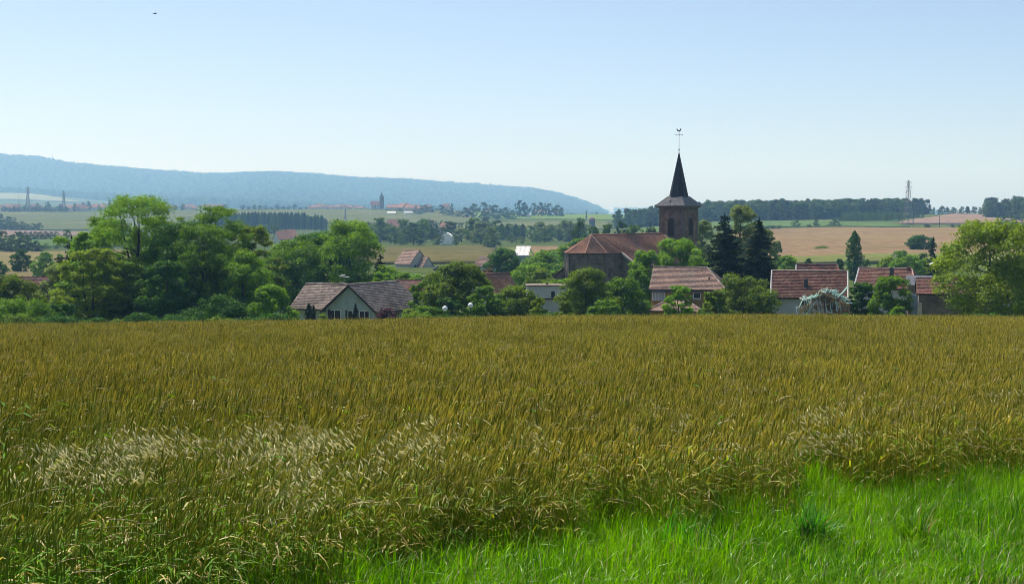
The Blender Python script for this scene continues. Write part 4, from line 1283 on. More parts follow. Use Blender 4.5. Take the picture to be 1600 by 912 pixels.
# dentils under the cornice, quoins at the corners
qb = MB(); qb.box(-0.09, 0.09, -0.1, 0.1, 0, 0.34); dent = qb.mesh("dentil", M['stone_trim'])
for s in range(4):
    a = s * math.pi / 2
    for j in range(10):
        u = -TS + 0.25 + j * (2 * TS - 0.5) / 9
        o = add_obj("dentil", dent, church)
        o.location = (tl[0] + u * math.cos(a) + (TS + 0.08) * math.sin(a), tl[1] + u * math.sin(a) - (TS + 0.08) * math.cos(a), TZ - 0.70)
        o.rotation_euler = (0, 0, a)
for w_, nm in ((0.62, 0), (0.42, 1)):
    qb = MB(); qb.box(-w_, w_ * 0.0 + 0.06, -0.06, w_, 0.02, 0.43)
    q_me = qb.mesh("quoin", M['stone_trim'])
    for s in range(4):
        a = s * math.pi / 2
        for j in range(10):
            if j % 2 != nm: continue
            o = add_obj("quoin", q_me, church)
            cx_, cy_ = TS, -TS
            o.location = (tl[0] + cx_ * math.cos(a) - cy_ * math.sin(a), tl[1] + cx_ * math.sin(a) + cy_ * math.cos(a), TZ - 5.6 + j * 0.445)
            o.rotation_euler = (0, 0, a)
# belfry openings with louvres
def arch_mesh(w, hh, x, mats):
    mb = MB(); n = 8
    pts = [(-w, 0), (w, 0)] + [(w * math.cos(math.pi * j / n), hh + w * math.sin(math.pi * j / n)) for j in range(n + 1)]
    f = [(y, -x, z) for y, z in pts]; b = [(y, 0.02, z) for y, z in pts]
    m = len(pts); mb.faces(f + b, [tuple(range(m))] + [(i, m + i, m + (i + 1) % m, (i + 1) % m) for i in range(m)])
    return mb
for s in range(4):
    a = s * math.pi / 2
    base = (tl[0] + TS * math.sin(a), tl[1] - TS * math.cos(a), TZ - 5.3)
    o = arch_mesh(0.92, 2.55, 0.09, None).build("belfry_surround", M['stone_trim'], church); o.location = base; o.rotation_euler = (0, 0, a)
    i_ = arch_mesh(0.66, 2.5, 0.105, None).build("belfry_opening", M['wood_dark'], o)
    for j in range(8):
        mb = MB(); mb.faces([(-0.63, -0.12, 0.2 + j * 0.33), (0.63, -0.12, 0.2 + j * 0.33), (0.63, -0.17, 0.02 + j * 0.33), (-0.63, -0.17, 0.02 + j * 0.33), (-0.63, -0.11, 0.16 + j * 0.33), (0.63, -0.11, 0.16 + j * 0.33)], [(0, 1, 2, 3), (3, 2, 5, 4)])
        mb.build("louvre", M['wood_dark'], o)
# skirt roof and octagonal spire in slate
SK = TS + 0.62; SKZ = TZ + 1.75; SR = 1.72
c4 = [(tl[0] + SK * sx, tl[1] + SK * sy, TZ) for sx, sy in ((-1, -1), (1, -1), (1, 1), (-1, 1))]
t4 = [(tl[0] + 1.35 * sx, tl[1] + 1.35 * sy, SKZ) for sx, sy in ((-1, -1), (1, -1), (1, 1), (-1, 1))]
sq4 = [(c4[i], c4[(i + 1) % 4], t4[(i + 1) % 4], t4[i]) for i in range(4)]
mb = MB()
for q in sq4: mb.slab(q, 0.10)
mb.prism([(p[0], p[1]) for p in c4], TZ - 0.02, TZ + 0.04)
sk = mb.build("skirt_roof", M['wood_dark'], church)
tiled(sk, sq4, M['slate_pale'], 0.32, 0.24, 0.03, seed=14, name="roof_slates")
for i in range(4):
    mb = MB(); mb.bar(c4[i], t4[i], 0.07, 5); mb.build("hip_flashing", M['zinc'], sk)
oc = [(tl[0] + SR * math.cos(R(22.5 + 45 * i)), tl[1] + SR * math.sin(R(22.5 + 45 * i)), SKZ - 0.12) for i in range(8)]
SPZ = wz(237, 257.0) - gz
sap = (tl[0], tl[1], SPZ)
mb = MB()
mb.faces(oc + [sap], [(i, (i + 1) % 8, 8) for i in range(8)] + [tuple(range(7, -1, -1))])
sp = mb.build("spire", M['slate'], church)
tiled(sp, [(oc[i], oc[(i + 1) % 8], sap, sap) for i in range(8)], M['slate'], 0.3, 0.26, 0.022, seed=15, name="spire_slates")
for i in range(8):
    mb = MB(); mb.bar((oc[i][0], oc[i][1], oc[i][2]), lerp(oc[i], sap, 0.985), 0.05, 5, 0.03); mb.build("spire_arris", M['zinc'], sp)
mb = MB()   # little dormer on the skirt
dx, dy = tl[0] - SK * 0.82, tl[1] + 0.25
mb.faces([(dx, dy - 0.22, TZ + 0.55), (dx, dy + 0.22, TZ + 0.55), (dx, dy, TZ + 1.0), (dx + 0.7, dy - 0.22, TZ + 0.75), (dx + 0.7, dy + 0.22, TZ + 0.75), (dx + 0.8, dy, TZ + 1.0)], [(0, 1, 2), (0, 2, 5, 3), (1, 4, 5, 2), (3, 5, 4)])
mb.build("dormer", M['metal_dark'], sk)
# finial: rod, cross, weathercock
TOPZ = wz(200, 257.0) - gz
mb = MB(); mb.bar((tl[0], tl[1], SPZ - 0.3), (tl[0], tl[1], TOPZ - 0.55), 0.05, 6, 0.03)
mb.lathe([(0.05, SPZ + 0.1), (0.14, SPZ + 0.3), (0.05, SPZ + 0.5)], 8, tl[0], tl[1])
fin = mb.build("finial", M['metal_dark'], church)
u = np.array([math.cos(-CA), math.sin(-CA)])     # screen-parallel direction in local axes
zc = wz(211, 257.0) - gz
mb = MB(); mb.bar((tl[0] - u[0] * 0.62, tl[1] - u[1] * 0.62, zc), (tl[0] + u[0] * 0.62, tl[1] + u[1] * 0.62, zc), 0.035, 6)
for s in (-1, 1):
    mb.lathe([(0.02, zc - 0.08), (0.07, zc), (0.02, zc + 0.08)], 6, tl[0] + s * u[0] * 0.62, tl[1] + s * u[1] * 0.62)
mb.lathe([(0.03, zc - 0.16), (0.1, zc), (0.03, zc + 0.16)], 6, tl[0], tl[1])
mb.build("cross_bar", M['metal_dark'], fin)
prof = [(-0.50, 0.42), (-0.36, 0.62), (-0.30, 0.40), (-0.16, 0.24), (0.06, 0.22), (0.20, 0.40), (0.26, 0.62), (0.34, 0.66), (0.42, 0.58), (0.36, 0.50), (0.34, 0.30), (0.22, 0.08), (0.02, -0.02), (-0.20, 0.02), (-0.36, 0.16)]
mb = MB(); zb = TOPZ - 0.66
fr = [(tl[0] + u[0] * a - u[1] * 0.03, tl[1] + u[1] * a + u[0] * 0.03, zb + b) for a, b in prof]
bk = [(tl[0] + u[0] * a + u[1] * 0.03, tl[1] + u[1] * a - u[0] * 0.03, zb + b) for a, b in prof]
m = len(prof); mb.faces(fr + bk, [tuple(range(m)), tuple(range(2 * m - 1, m - 1, -1))] + [(i, m + i, m + (i + 1) % m, (i + 1) % m) for i in range(m)])
mb.bar((tl[0], tl[1], zb - 0.2), (tl[0], tl[1], zb + 0.1), 0.03, 5)
mb.build("weathercock", M['metal_dark'], fin)

# ---- bungalow left of the orchard
def place(px, D, rz, name, label, cat="house", group=None):
    x = wx(px, D); return thing(name, (x, D, h(x, D)), rz, label, cat, group)
bD = 176.0
bung = place(547, bD, R(-28), "bungalow", "low grey green bungalow with brown tiled gable facing the field", "house")
bz = bung.location.z
eh = wz(482, bD) - bz; rh = wz(445.5, bD) - wz(482, bD)
mb = MB(); gable_wall(mb, 7.3, 10.6, eh, rh * 0.985, 'y'); mb.build("wall", M['plaster_green'], bung)
gable_roof(bung, 7.3, 10.6, eh, rh, 'tile_grey', 'y', ov=0.55, ovg=0.45, seed=21, tw=0.32, ch=0.30)
for s in (-1, 1):
    mb = MB(); a = (0, -0.46, eh + rh + 0.02); b = (s * (3.65 + 0.55), -0.46, eh - 0.55 * rh / 3.65 + 0.0)
    mb.faces([(a[0], a[1] - 0.03, a[2] + 0.06), (b[0], b[1] - 0.03, b[2] + 0.06), (b[0], b[1] - 0.03, b[2] - 0.2), (a[0], a[1] - 0.03, a[2] - 0.2), (a[0], a[1] + 0.03, a[2] + 0.06), (b[0], b[1] + 0.03, b[2] + 0.06), (b[0], b[1] + 0.03, b[2] - 0.2), (a[0], a[1] + 0.03, a[2] - 0.2)],
             [(0, 1, 2, 3), (7, 6, 5, 4), (0, 4, 5, 1), (3, 2, 6, 7), (1, 5, 6, 2), (0, 3, 7, 4)])
    mb.build("barge_board", M['wood_dark'], bung)
mb = MB(); gable_wall(mb, 6.2, 6.4, eh, rh * 0.88, 'x', x0=-3.65 - 3.05, y0=1.4); mb.build("wing_wall", M['plaster_green'], bung)
gable_roof(bung, 6.2, 6.4, eh, rh * 0.9, 'tile_grey', 'x', x0=-3.65 - 3.05, y0=1.4, ov=0.5, ovg=0.35, seed=22, tw=0.32, ch=0.30)
for x, w_, bars in ((-2.35, 1.9, 1), (0.35, 1.5, 1), (2.1, 1.5, 1)):
    o = window(bung, x, 0, eh - 1.55, w_, 1.35, frame='wood_white', glass='wood_dark', bars=bars)
for x in (-3.2, -0.55):
    mb = MB(); mb.box(x - 0.16, x + 0.16, -0.07, -0.004, eh - 1.55, eh - 0.2); mb.build("shutter", M['wood_dark'], bung)
window(bung, 3.65, 5.0, eh - 1.5, 1.2, 1.25, ny=1, axis='y', glass='glass')
mb = MB(); mb.bar((-9.6, 1.38, -1), (-9.6, 1.38, eh - 0.3), 0.05, 6); mb.build("downpipe", M['zinc'], bung)
chimney(bung, -4.6, 4.9, eh + 1.6, eh + rh * 0.9 + 0.22, 0.6, 'stone_trim')
mb = MB(); mb.bar((-4.6, 5.3, eh + 1.5), (-4.6, 5.3, wz(431, bD + 8) - bz), 0.03, 5)
ant = mb.build("antenna", M['steel'], bung)
mb = MB(); za = wz(431, bD + 8) - bz
mb.bar((-5.3, 5.3, za), (-3.9, 5.3, za - 0.1), 0.025, 4)
for k in range(5): mb.bar((-5.2 + k * 0.3, 4.95, za - 0.02 * k), (-5.2 + k * 0.3, 5.65, za - 0.02 * k), 0.018, 4)
mb.lathe([(0.02, za + 0.05), (0.26, za + 0.12), (0.3, za + 0.2)], 10, -4.75, 5.3)
mb.build("antenna_head", M['lamp_white'], ant)

# ---- ochre house right of the church
yD = 178.0
och = place(1070, yD, R(-13), "ochre_house", "two storey ochre house with hipped pinkish roof and tiled porch", "house")
oz = och.location.z
eh = wz(450, yD) - oz; rh = wz(420.5, yD) - wz(450, yD)
mb = MB(); mb.box(-4.2, 4.9, 0, 7.6, -1.5, eh + 0.05); mb.build("wall", M['ochre'], och)
gable_roof(och, 9.1, 7.6, eh, rh, 'tile_pink', 'x', x0=0.35, ov=0.4, ovg=0.25, seed=31, tw=0.32, ch=0.29, hipR=2.7, capmat='tile_grey')
gz_ = [(-4.2, 0, eh + 0.06), (-4.2, 7.6, eh + 0.06), (-4.2, 3.8, eh + rh - 0.1)]
mb = MB(); mb.faces([(x, y, z) for x, y, z in gz_] + [(x + 0.2, y, z) for x, y, z in gz_], [(0, 1, 2), (5, 4, 3), (0, 3, 4, 1), (1, 4, 5, 2), (2, 5, 3, 0)]); mb.build("gable", M['ochre'], och)
window(och, -3.25, 0, eh - 1.55, 1.65, 1.15, glass='curtain', bars=3, th=0.13)
window(och, 1.55, 0, eh - 1.35, 1.0, 0.85, glass='glass', bars=0, th=0.12)
window(och, 3.3, 0, eh - 1.6, 1.05, 1.2, glass='glass', bars=0, th=0.14)
window(och, 1.0, -3.0, 0.2, 1.0, 1.2, glass='curtain', bars=1)
mb = MB(); mb.box(-4.0, 2.3, -3.0, -0.003, -1.5, wz(485, yD - 3) - oz); mb.build("porch_wall", M['ochre'], och)
pz = wz(485, yD - 3) - oz; pt = wz(464, yD) - oz
pq = [((-4.3, -3.35, pz - 0.1), (2.6, -3.35, pz - 0.1), (-0.4, -0.03, pt), (-1.3, -0.03, pt)), ((2.6, -3.35, pz - 0.1), (2.6, -0.03, pz - 0.1), (-0.4, -0.03, pt), (-0.4, -0.03, pt)), ((-4.3, -0.03, pz - 0.1), (-4.3, -3.35, pz - 0.1), (-1.3, -0.03, pt), (-1.3, -0.03, pt))]
mb = MB()
for q in pq: mb.slab(q if q[2] != q[3] else q[:3], 0.1)
pr = mb.build("porch_roof", M['wood_dark'], och); tiled(pr, pq, M['tile_pink'], 0.34, 0.32, seed=32)
ridge(pr, [(-0.4, -0.05, pt + 0.05), (2.6, -3.35, pz - 0.03)], M['tile_grey'], 0.1); ridge(pr, [(-1.3, -0.05, pt + 0.05), (-4.3, -3.35, pz - 0.03)], M['tile_grey'], 0.1)
mb = MB(); mb.bar((2.9, 1.6, eh + 0.9), (2.9, 1.6, eh + 1.35), 0.1, 8); mb.build("vent_pipe", M['metal_dark'], och)
mb = MB(); mb.bar((-4.4, -0.46, eh - 0.5), (5.2, -0.46, eh - 0.5), 0.07, 6); mb.build("gutter", M['zinc'], och)

# ---- red roofed barns on the right
rD = 170.0
red = place(1265, rD, R(-12), "farm_cottage", "white walled farm cottage with mottled red tiled roof behind the netted bush", "house")
rz_ = red.location.z
eh = wz(462, rD) - rz_; rh = wz(424.5, rD + 3.4) - wz(462, rD)
mb = MB(); gable_wall(mb, 8.7, 7.0, eh, rh * 0.98, 'x'); mb.build("wall", M['plaster_white'], red)
gable_roof(red, 8.7, 7.0, eh, rh, 'tile_red', 'x', ov=0.4, ovg=0.15, seed=41, tw=0.30, ch=0.28, capmat='tile_pink')
for s in (-1, 1):
    mb = MB(); mb.bar((s * 4.53, 3.5, eh + rh + 0.16), (s * 4.53, -0.4, eh - 0.4 * rh / 3.5 + 0.14), 0.09, 4); mb.build("verge", M['plaster'], red)
mb = MB(); mb.box(-4.37, 4.37, -0.02, 0.3, -1.5, wz(495, rD) - rz_); mb.build("plinth", M['wood_dark'], red)
window(red, -0.5, 0, eh - 1.5, 1.0, 1.1)
chimney(red, -0.4, 1.3, eh + 0.6, eh + rh * 0.72, 0.45, 'metal_dark', cap=False)

bn = place(1282, 203.0, R(-14), "old_barn", "old barn with dark broken tiled roof behind the cottage", "barn")
z_ = bn.location.z; eh = wz(452, 203) - z_; rh = wz(414.5, 206) - wz(452, 203)
mb = MB(); mb.box(-3.4, 3.6, 0, 7.6, -1.5, eh); mb.build("wall", M['stone'], bn)
gable_roof(bn, 7.0, 7.6, eh, rh, 'tile_old', 'x', x0=0.1, ov=0.35, ovg=0.2, seed=42, hipR=1.6, skip=lambda u, v: (0.18 < u < 0.40 and 0.72 < v < 0.80 + 0.1 * math.sin(u * 40)), tw=0.36, ch=0.34)
gp_ = [(-3.4, 0, eh + 0.01), (-3.4, 7.6, eh + 0.01), (-3.4, 3.8, eh + rh - 0.12)]
mb = MB(); mb.faces([tuple(p) for p in gp_] + [(x + 0.2, y, z) for x, y, z in gp_], [(0, 1, 2), (5, 4, 3), (0, 3, 4, 1), (1, 4, 5, 2), (2, 5, 3, 0)]); mb.build("gable", M['stone_pale'], bn)
mb = MB(); mb.bar((-3.55, 3.8, eh + rh + 0.12), (-3.55, -0.3, eh - 0.1), 0.09, 4); mb.build("verge", M['plaster_white'], bn)

bn2 = place(1384, 196.0, R(-24), "farmhouse", "farmhouse with red roof, dark metal chimney cowl and tall aerial", "house")
z_ = bn2.location.z; eh = wz(449, 196) - z_; rh = wz(420.5, 199) - wz(449, 196)
mb = MB(); mb.box(-4.1, 4.1, 0, 7.0, -1.5, eh); mb.build("wall", M['plaster'], bn2)
gable_roof(bn2, 8.2, 7.0, eh, rh, 'tile_red', 'x', ov=0.35, ovg=0.2, seed=43, hipR=1.3, tw=0.36, ch=0.34, capmat='tile_pink')
gp_ = [(-4.1, 0, eh + 0.01), (-4.1, 7.0, eh + 0.01), (-4.1, 3.5, eh + rh - 0.1)]
mb = MB(); mb.faces([tuple(p) for p in gp_] + [(x + 0.2, y, z) for x, y, z in gp_], [(0, 1, 2), (5, 4, 3), (0, 3, 4, 1), (1, 4, 5, 2), (2, 5, 3, 0)]); mb.build("gable", M['plaster'], bn2)
mb = MB(); mb.bar((-4.25, 3.5, eh + rh + 0.12), (-4.25, -0.3, eh - 0.08), 0.1, 4); mb.build("verge", M['plaster_white'], bn2)
cz0, cz1 = wz(433, 197) - z_, wz(417, 197) - z_
mb = MB(); mb.box(0.35, 0.85, 1.2, 1.7, cz0 - 0.8, cz1 - 0.35)
for j in range(6):
    t0, t1 = math.pi * j / 6, math.pi * (j + 1) / 6
    mb.faces([(0.6 + 0.28 * math.cos(t0), 1.18, cz1 - 0.35 + 0.33 * math.sin(t0)), (0.6 + 0.28 * math.cos(t1), 1.18, cz1 - 0.35 + 0.33 * math.sin(t1)), (0.6 + 0.28 * math.cos(t1), 1.72, cz1 - 0.35 + 0.33 * math.sin(t1)), (0.6 + 0.28 * math.cos(t0), 1.72, cz1 - 0.35 + 0.33 * math.sin(t0)), (0.6, 1.18, cz1 - 0.35)], [(0, 3, 2, 1), (0, 1, 4)])
mb.build("chimney_cowl", M['metal_dark'], bn2)
mb = MB(); mb.bar((0.75, 2.6, eh + rh - 0.6), (0.75, 2.6, wz(394, 198) - z_), 0.03, 5); aer = mb.build("aerial", M['steel'], bn2)
mb = MB(); za = wz(397, 198) - z_
for k in range(4): mb.bar((0.4, 2.6, za - 0.25 * k), (1.1, 2.6, za - 0.25 * k), 0.02, 4)
mb.build("aerial_bars", M['steel'], aer)
s_ = rh / 3.5
mb = MB(); mb.slab([(0.9, 0.2, eh + 0.2 * s_ + 0.28), (2.0, 0.9, eh + 0.9 * s_ + 0.28), (1.9, 1.3, eh + 1.3 * s_ + 0.28), (0.8, 0.6, eh + 0.6 * s_ + 0.28)], 0.05); mb.build("roof_sheet", M['tile_pink'], bn2)
chimney(bn2, 2.6, 3.4, eh + rh - 0.8, eh + rh + 0.35, 0.5, 'tile_old', cap=False)
mb = MB(); mb.box(4.2, 4.4, -0.2, 0.0, eh - 1.2, eh + 0.5); mb.build("gable_post", M['plaster_white'], bn2)

# ---- stone barn behind the walnut
sD = 164.0
sb = place(1530, sD, R(-14), "stone_barn", "dark rubble stone barn behind the walnut tree", "barn")
z_ = sb.location.z; eh = wz(459, sD) - z_
mb = MB(); mb.box(-6.6, 9.0, 0, 7.0, -1.5, eh); mb.build("wall", M['stone'], sb)
mb = MB(); mb.box(-6.72, -6.26, -0.5, -0.003, -1.5, eh - 1.1); mb.build("gate_pillar", M['stone_pale'], sb)
mb = MB(); mb.box(-7.25, -6.75, -0.2, 0.1, -1.5, eh - 0.2); mb.build("door_panel", M['wood_grey'], sb)
mb = MB(); mb.box(-7.5, -7.28, -0.22, 0.15, -1.5, eh - 0.1); mb.build("door_panel", M['wood_grey'], sb)
gable_roof(sb, 15.6, 7.0, eh, 1.5, 'tile_old', 'x', x0=1.2, ov=0.3, ovg=0.3, seed=44, tw=0.4, ch=0.38)
window(sb, wx(1570, sD) - wx(1530, sD), 0, eh - 2.1, 1.15, 0.95, glass='curtain', bars=2)
zr = place(1440, 185.0, R(-14), "zinc_shed", "low shed with grey sheet metal roof beside the farmhouse", "shed")
z_ = zr.location.z; e2 = wz(446, 185) - z_; r2 = wz(431, 188) - z_
mb = MB(); mb.box(-1.6, 1.7, 0, 4, -1.5, e2); mb.build("wall", M['stone'], zr)
mb = MB(); mb.slab([(-1.8, -0.2, e2 + 0.06), (1.9, -0.2, e2 + 0.06), (1.9, 4.1, r2), (-1.8, 4.1, r2)], 0.06); zz = mb.build("roof", M['zinc'], zr)
for k in range(5):
    mb = MB(); x = -1.6 + k * 0.8; mb.bar((x, -0.2, e2 + 0.1), (x, 4.1, r2 + 0.04), 0.03, 4); mb.build("seam", M['zinc'], zz)

# ---- white flat roofed workshop in the middle
wD = 205.0
ws = place(856, wD, R(2), "white_workshop", "long white flat roofed workshop half hidden by garden trees", "workshop")
z_ = ws.location.z; t_ = wz(447, wD) - z_; m_ = wz(466, wD) - z_
mb = MB(); mb.box(-2.9, 2.8, 0, 5, m_, t_); mb.build("wall", M['plaster_white'], ws)
mb = MB(); mb.box(-2.4, 2.6, 0.25, 5, -1.5, m_ - 0.01); mb.build("lower_wall", M['plaster_white'], ws)
mb = MB(); mb.box(-3.1, 3.0, -0.25, 5.2, t_ + 0.003, t_ + 0.16); mb.build("roof", M['stone'], ws)
mb = MB(); mb.box(-3.0, 2.9, -0.12, 0.2, m_ - 0.18, m_ - 0.012); mb.build("lintel_beam", M['wood_dark'], ws)
window(ws, 0.75, 0, m_ + 0.1, 0.5, 0.9, bars=0, frame='wood_dark', sill=False)
chimney(ws, 0.0, 1.5, t_ + 0.16, t_ + 0.45, 0.3, 'metal_dark', cap=False)

# ---- roofs that peep out between the gardens
def small_house(px, D, rz, w, d, eave, ridge_row, label, roofm, wallm='plaster', name="garden_house", axis='x', seed=50, hipL=0, hipR=0, chim=None, win=True, cat='house', tw=0.45):
    t = place(px, D, rz, name, label, cat)
    z = t.location.z; eh = wz(eave, D) - z; rh = wz(ridge_row, D + (d / 2 if axis == 'x' else 0)) - wz(eave, D)
    mb = MB()
    if hipL or hipR:
        mb.box(-w / 2, w / 2, 0, d, -1.5, eh + 0.02)
        for s, hp in ((-1, hipL), (1, hipR)):
            if not hp:
                p = [(s * w / 2, 0, eh + .03), (s * w / 2, d, eh + .03), (s * w / 2, d / 2, eh + rh - .1)]
                mb.faces(p + [(x - s * .2, y, zz) for x, y, zz in p], [(0, 1, 2), (5, 4, 3), (0, 3, 4, 1), (1, 4, 5, 2), (2, 5, 3, 0)])
    else:
        gable_wall(mb, w, d, eh, rh * 0.985, axis)
    mb.build("wall", M[wallm], t)
    gable_roof(t, w, d, eh, rh, roofm, axis, ov=0.4, ovg=0.3, seed=seed, hipL=hipL, hipR=hipR, tw=tw, ch=tw * 0.95)
    if win:
        for x in (-w * 0.25, w * 0.25): window(t, x, 0, eh - 1.5, 1.0, 1.1)
    if chim: chimney(t, chim[0], d * 0.45, eh + rh * 0.5, eh + rh + 0.7, 0.5, 'stone_trim')
    return t
small_house(47, 215, R(8), 4.6, 5.0, 447, 434, "low brown roofed shed at the edge of the tan field", 'tile_old', 'wood_dark', name="field_shed", seed=51, win=False, cat='shed')
small_house(637, 232, R(-4), 5.6, 6.0, 452, 438.5, "house with dark brown roof and chimney behind the bungalow", 'tile_old', seed=52, chim=(2.2, 0))
small_house(786, 200, R(30), 4.6, 5.6, 456, 428, "steep red brown roof showing between the garden trees", 'tile_church', seed=53, win=False)
fh = small_house(655, 428, R(36), 6.4, 8.4, 411, 391, "pale house with pink roof and lean-to gable below the olive field", 'tile_pink', 'plaster', axis='y', seed=54, win=True, tw=0.6)
z_ = fh.location.z; e2 = wz(420, 425) - z_; r2 = wz(402, 425) - wz(420, 425)
mb = MB(); gable_wall(mb, 4.8, 3.6, e2, r2, 'y', x0=0.9, y0=-3.6); mb.build("annex_wall", M['plaster'], fh)
gable_roof(fh, 4.8, 3.6, e2, r2, 'tile_pink', 'y', x0=0.9, y0=-3.6, ov=0.35, ovg=0.25, seed=55, tw=0.6, ch=0.55)
small_house(757, 398, R(-14), 6.2, 6.0, 415, 401, "small white house with pinkish hipped roof beside the olive field", 'tile_pink', 'plaster_white', seed=56, hipL=1.4, win=True, tw=0.6)
sh = place(814, 480, R(-8), "tin_barn", "open barn with pale grey sheet roof among trees", "barn")
z_ = sh.location.z; e2 = wz(399, 480) - z_; r2 = wz(384.5, 484) - z_
mb = MB(); mb.box(-2.2, 2.2, 0.2, 6, -1.5, e2 - 0.1); mb.build("wall", M['wood_grey'], sh)
mb = MB(); mb.slab([(-2.4, 0, e2), (2.6, 0, e2), (2.6, 6.2, r2), (-2.4, 6.2, r2)], 0.08); tr_ = mb.build("roof", M['tin'], sh)
for k in range(4):
    mb = MB(); x = -2.2 + k * 1.5; mb.bar((x, 0, e2 + .04), (x, 6.2, r2 + .04), 0.05, 4); mb.build("seam", M['tin'], tr_)

# ---- lamps, car, netting
def lamp(px, py, D, label, shape):
    t = place(px, D, 0, "street_lamp", label, "lamp", "street lamps of the village")
    z = wz(py, D) - t.location.z
    mb = MB(); mb.bar((0, 0, -0.6), (0, 0, z - 0.25), 0.06, 8, 0.045); mb.build("post", M['metal_dark'], t)
    mb = MB()
    if shape == 'globe':
        mb.lathe([(0.02, z - .28)] + [(0.29 * math.sin(math.pi * k / 10), z - 0.29 * math.cos(math.pi * k / 10)) for k in range(1, 10)] + [(0.02, z + .285)], 14)
        mb.build("globe", M['lamp_white'], t, smooth=True)
        mb = MB(); mb.lathe([(0.07, z - 0.42), (0.12, z - 0.28), (0.1, z - 0.25)], 10); mb.build("collar", M['metal_dark'], t)
    else:
        mb.lathe([(0.1, z - 0.28), (0.44, z - 0.1), (0.40, z + 0.08), (0.22, z + 0.22), (0.03, z + 0.27)], 14); mb.build("lamp_shade", M['lamp_white'], t, smooth=True)
        mb = MB(); mb.lathe([(0.08, z - 0.62), (0.13, z - 0.45), (0.1, z - 0.29)], 10); mb.build("lamp_holder", M['lamp_white'], t)
lamp(695, 482, 150, "white globe lamp beside the bungalow hedge", 'globe')
lamp(735, 477, 156, "white globe lamp in front of the dark orchard trees", 'globe')
lamp(1458, 413, 176, "white mushroom shaped street lamp in front of the spruce", 'mushroom')

car = place(688, 398, R(10), "parked_car", "dark car parked by the olive field", "car")
def car_part(name, prof, y0, y1, mat, parent):
    mb = MB(); n = len(prof)
    mb.faces([(x, y0, z) for x, z in prof] + [(x, y1, z) for x, z in prof], [tuple(range(n)), tuple(range(2 * n - 1, n - 1, -1))] + [(i, n + i, n + (i + 1) % n, (i + 1) % n) for i in range(n)])
    return mb.build(name, mat, parent)
body = car_part("body", [(-2.0, 0.35), (2.0, 0.35), (2.05, 0.75), (1.2, 0.92), (0.6, 1.38), (-0.9, 1.42), (-1.7, 0.98), (-2.05, 0.85)], -0.8, 0.8, M['car_paint'], car)
car_part("side_window", [(-1.3, 0.98), (0.95, 0.96), (0.5, 1.32), (-0.85, 1.36)], -0.815, 0.815, M['glass'], car)
car_part("windscreen", [(0.68, 1.34), (1.2, 0.95), (1.22, 0.97), (0.70, 1.36)], -0.7, 0.7, M['glass'], car)
for sx in (-1.25, 1.25):
    for sy in (-0.78, 0.78):
        mb = MB(); mb.bar((sx, sy - 0.1, 0.32), (sx, sy + 0.1, 0.32), 0.32, 14); w_ = mb.build("wheel", M['metal_dark'], car)
        mb = MB(); mb.bar((sx, sy - 0.11, 0.32), (sx, sy + 0.11, 0.32), 0.17, 10); mb.build("rim", M['steel'], w_)
# ------------------------------------------------------------------ trees of the village, from left to right
G1 = "garden trees and shrubs along the far edge of the field"
T(20, 466, 120, 146, 'leaf_mid', "low rounded bush at the left end of the field edge", 'bush', low=0.0, cat='bush', group=G1)
T(22, 431, 104, 162, 'leaf_olive', "broad olive green hazel bush in front of the tan field", 'hazel_bush', low=0.0, cat='bush', group=G1)
T(92, 412, 76, 170, 'leaf_silver', "grey green shrub between the hazel and the tall acacia", 'shrub', low=0.0, cat='bush', group=G1, dens=0.8)
conifer("dark_pine", (wx(112, 182), 182, h(wx(112, 182), 182)), 4.6, wz(366, 182) - h(wx(112, 182), 182), "dark pine beside the tall acacia with branches to one side", 31, n_whorl=14, leaf=0.42, ragged=0.32, power=0.35, bottom=0.3)
T(215, 304, 176, 166, 'leaf_bright', "tall airy acacia with several dark stems, highest of its grove", 'acacia_tree', kind='airy', low=0.04, dens=1.0, clumps=150, limbs=26, forks=3, trunk=0.016)
T(140, 386, 110, 157, 'leaf_yellow', "yellow green acacia leaning out low on the left of the grove", 'acacia_tree', kind='airy', low=0.02, dens=1.1, clumps=100, limbs=14, forks=2)
T(168, 338, 120, 172, 'leaf_mid', "mid green acacia behind the tall airy one", 'acacia_tree', kind='airy', low=0.1, dens=1.0, clumps=100, limbs=14, forks=2)
T(334, 320, 132, 165, 'leaf_mid', "tall narrow acacia with bare stem showing near its top", 'acacia_tree', kind='airy', low=0.05, dens=1.1, clumps=120, limbs=22, forks=2, trunk=0.016)
T(286, 343, 122, 163, 'leaf_dark', "dark full tree between the two tallest acacias", 'acacia_tree', low=0.02, dens=0.95, clumps=80)
T(200, 400, 110, 161, 'leaf_mid', "full green acacia filling the grove below the tallest crown", 'acacia_tree', kind='airy', low=0.0, dens=1.1, clumps=110)
T(322, 352, 128, 160, 'leaf_mid', "full leafy tree in the right half of the acacia grove", 'acacia_tree', low=0.0, dens=1.0, clumps=100)
T(246, 336, 112, 171, 'leaf_bright', "full acacia joining the tallest crown on its right", 'acacia_tree', kind='airy', low=0.02, dens=1.1, clumps=120, limbs=16, forks=2)
T(136, 362, 84, 168, 'leaf_bright', "rounded acacia on the grove's left shoulder", 'acacia_tree', kind='airy', low=0.02, dens=1.1, clumps=100, limbs=12, forks=2)
T(262, 408, 90, 155, 'leaf_dark', "dark green undergrowth tree below the tallest acacia", 'undergrowth_tree', low=0.0, dens=0.9)
T(392, 352, 104, 170, 'leaf_olive', "brownish topped tree at the right of the acacia grove", 'grove_tree', kind='airy', low=0.05, dens=0.9, clumps=80)
T(378, 392, 112, 158, 'leaf_mid', "dense green tree at the foot of the acacia grove's right end", 'grove_tree', low=0.0, dens=1.0)
T(425, 446, 74, 152, 'leaf_bright', "bright green shrub just left of the bungalow", 'shrub', low=0.0, cat='bush', group=G1)
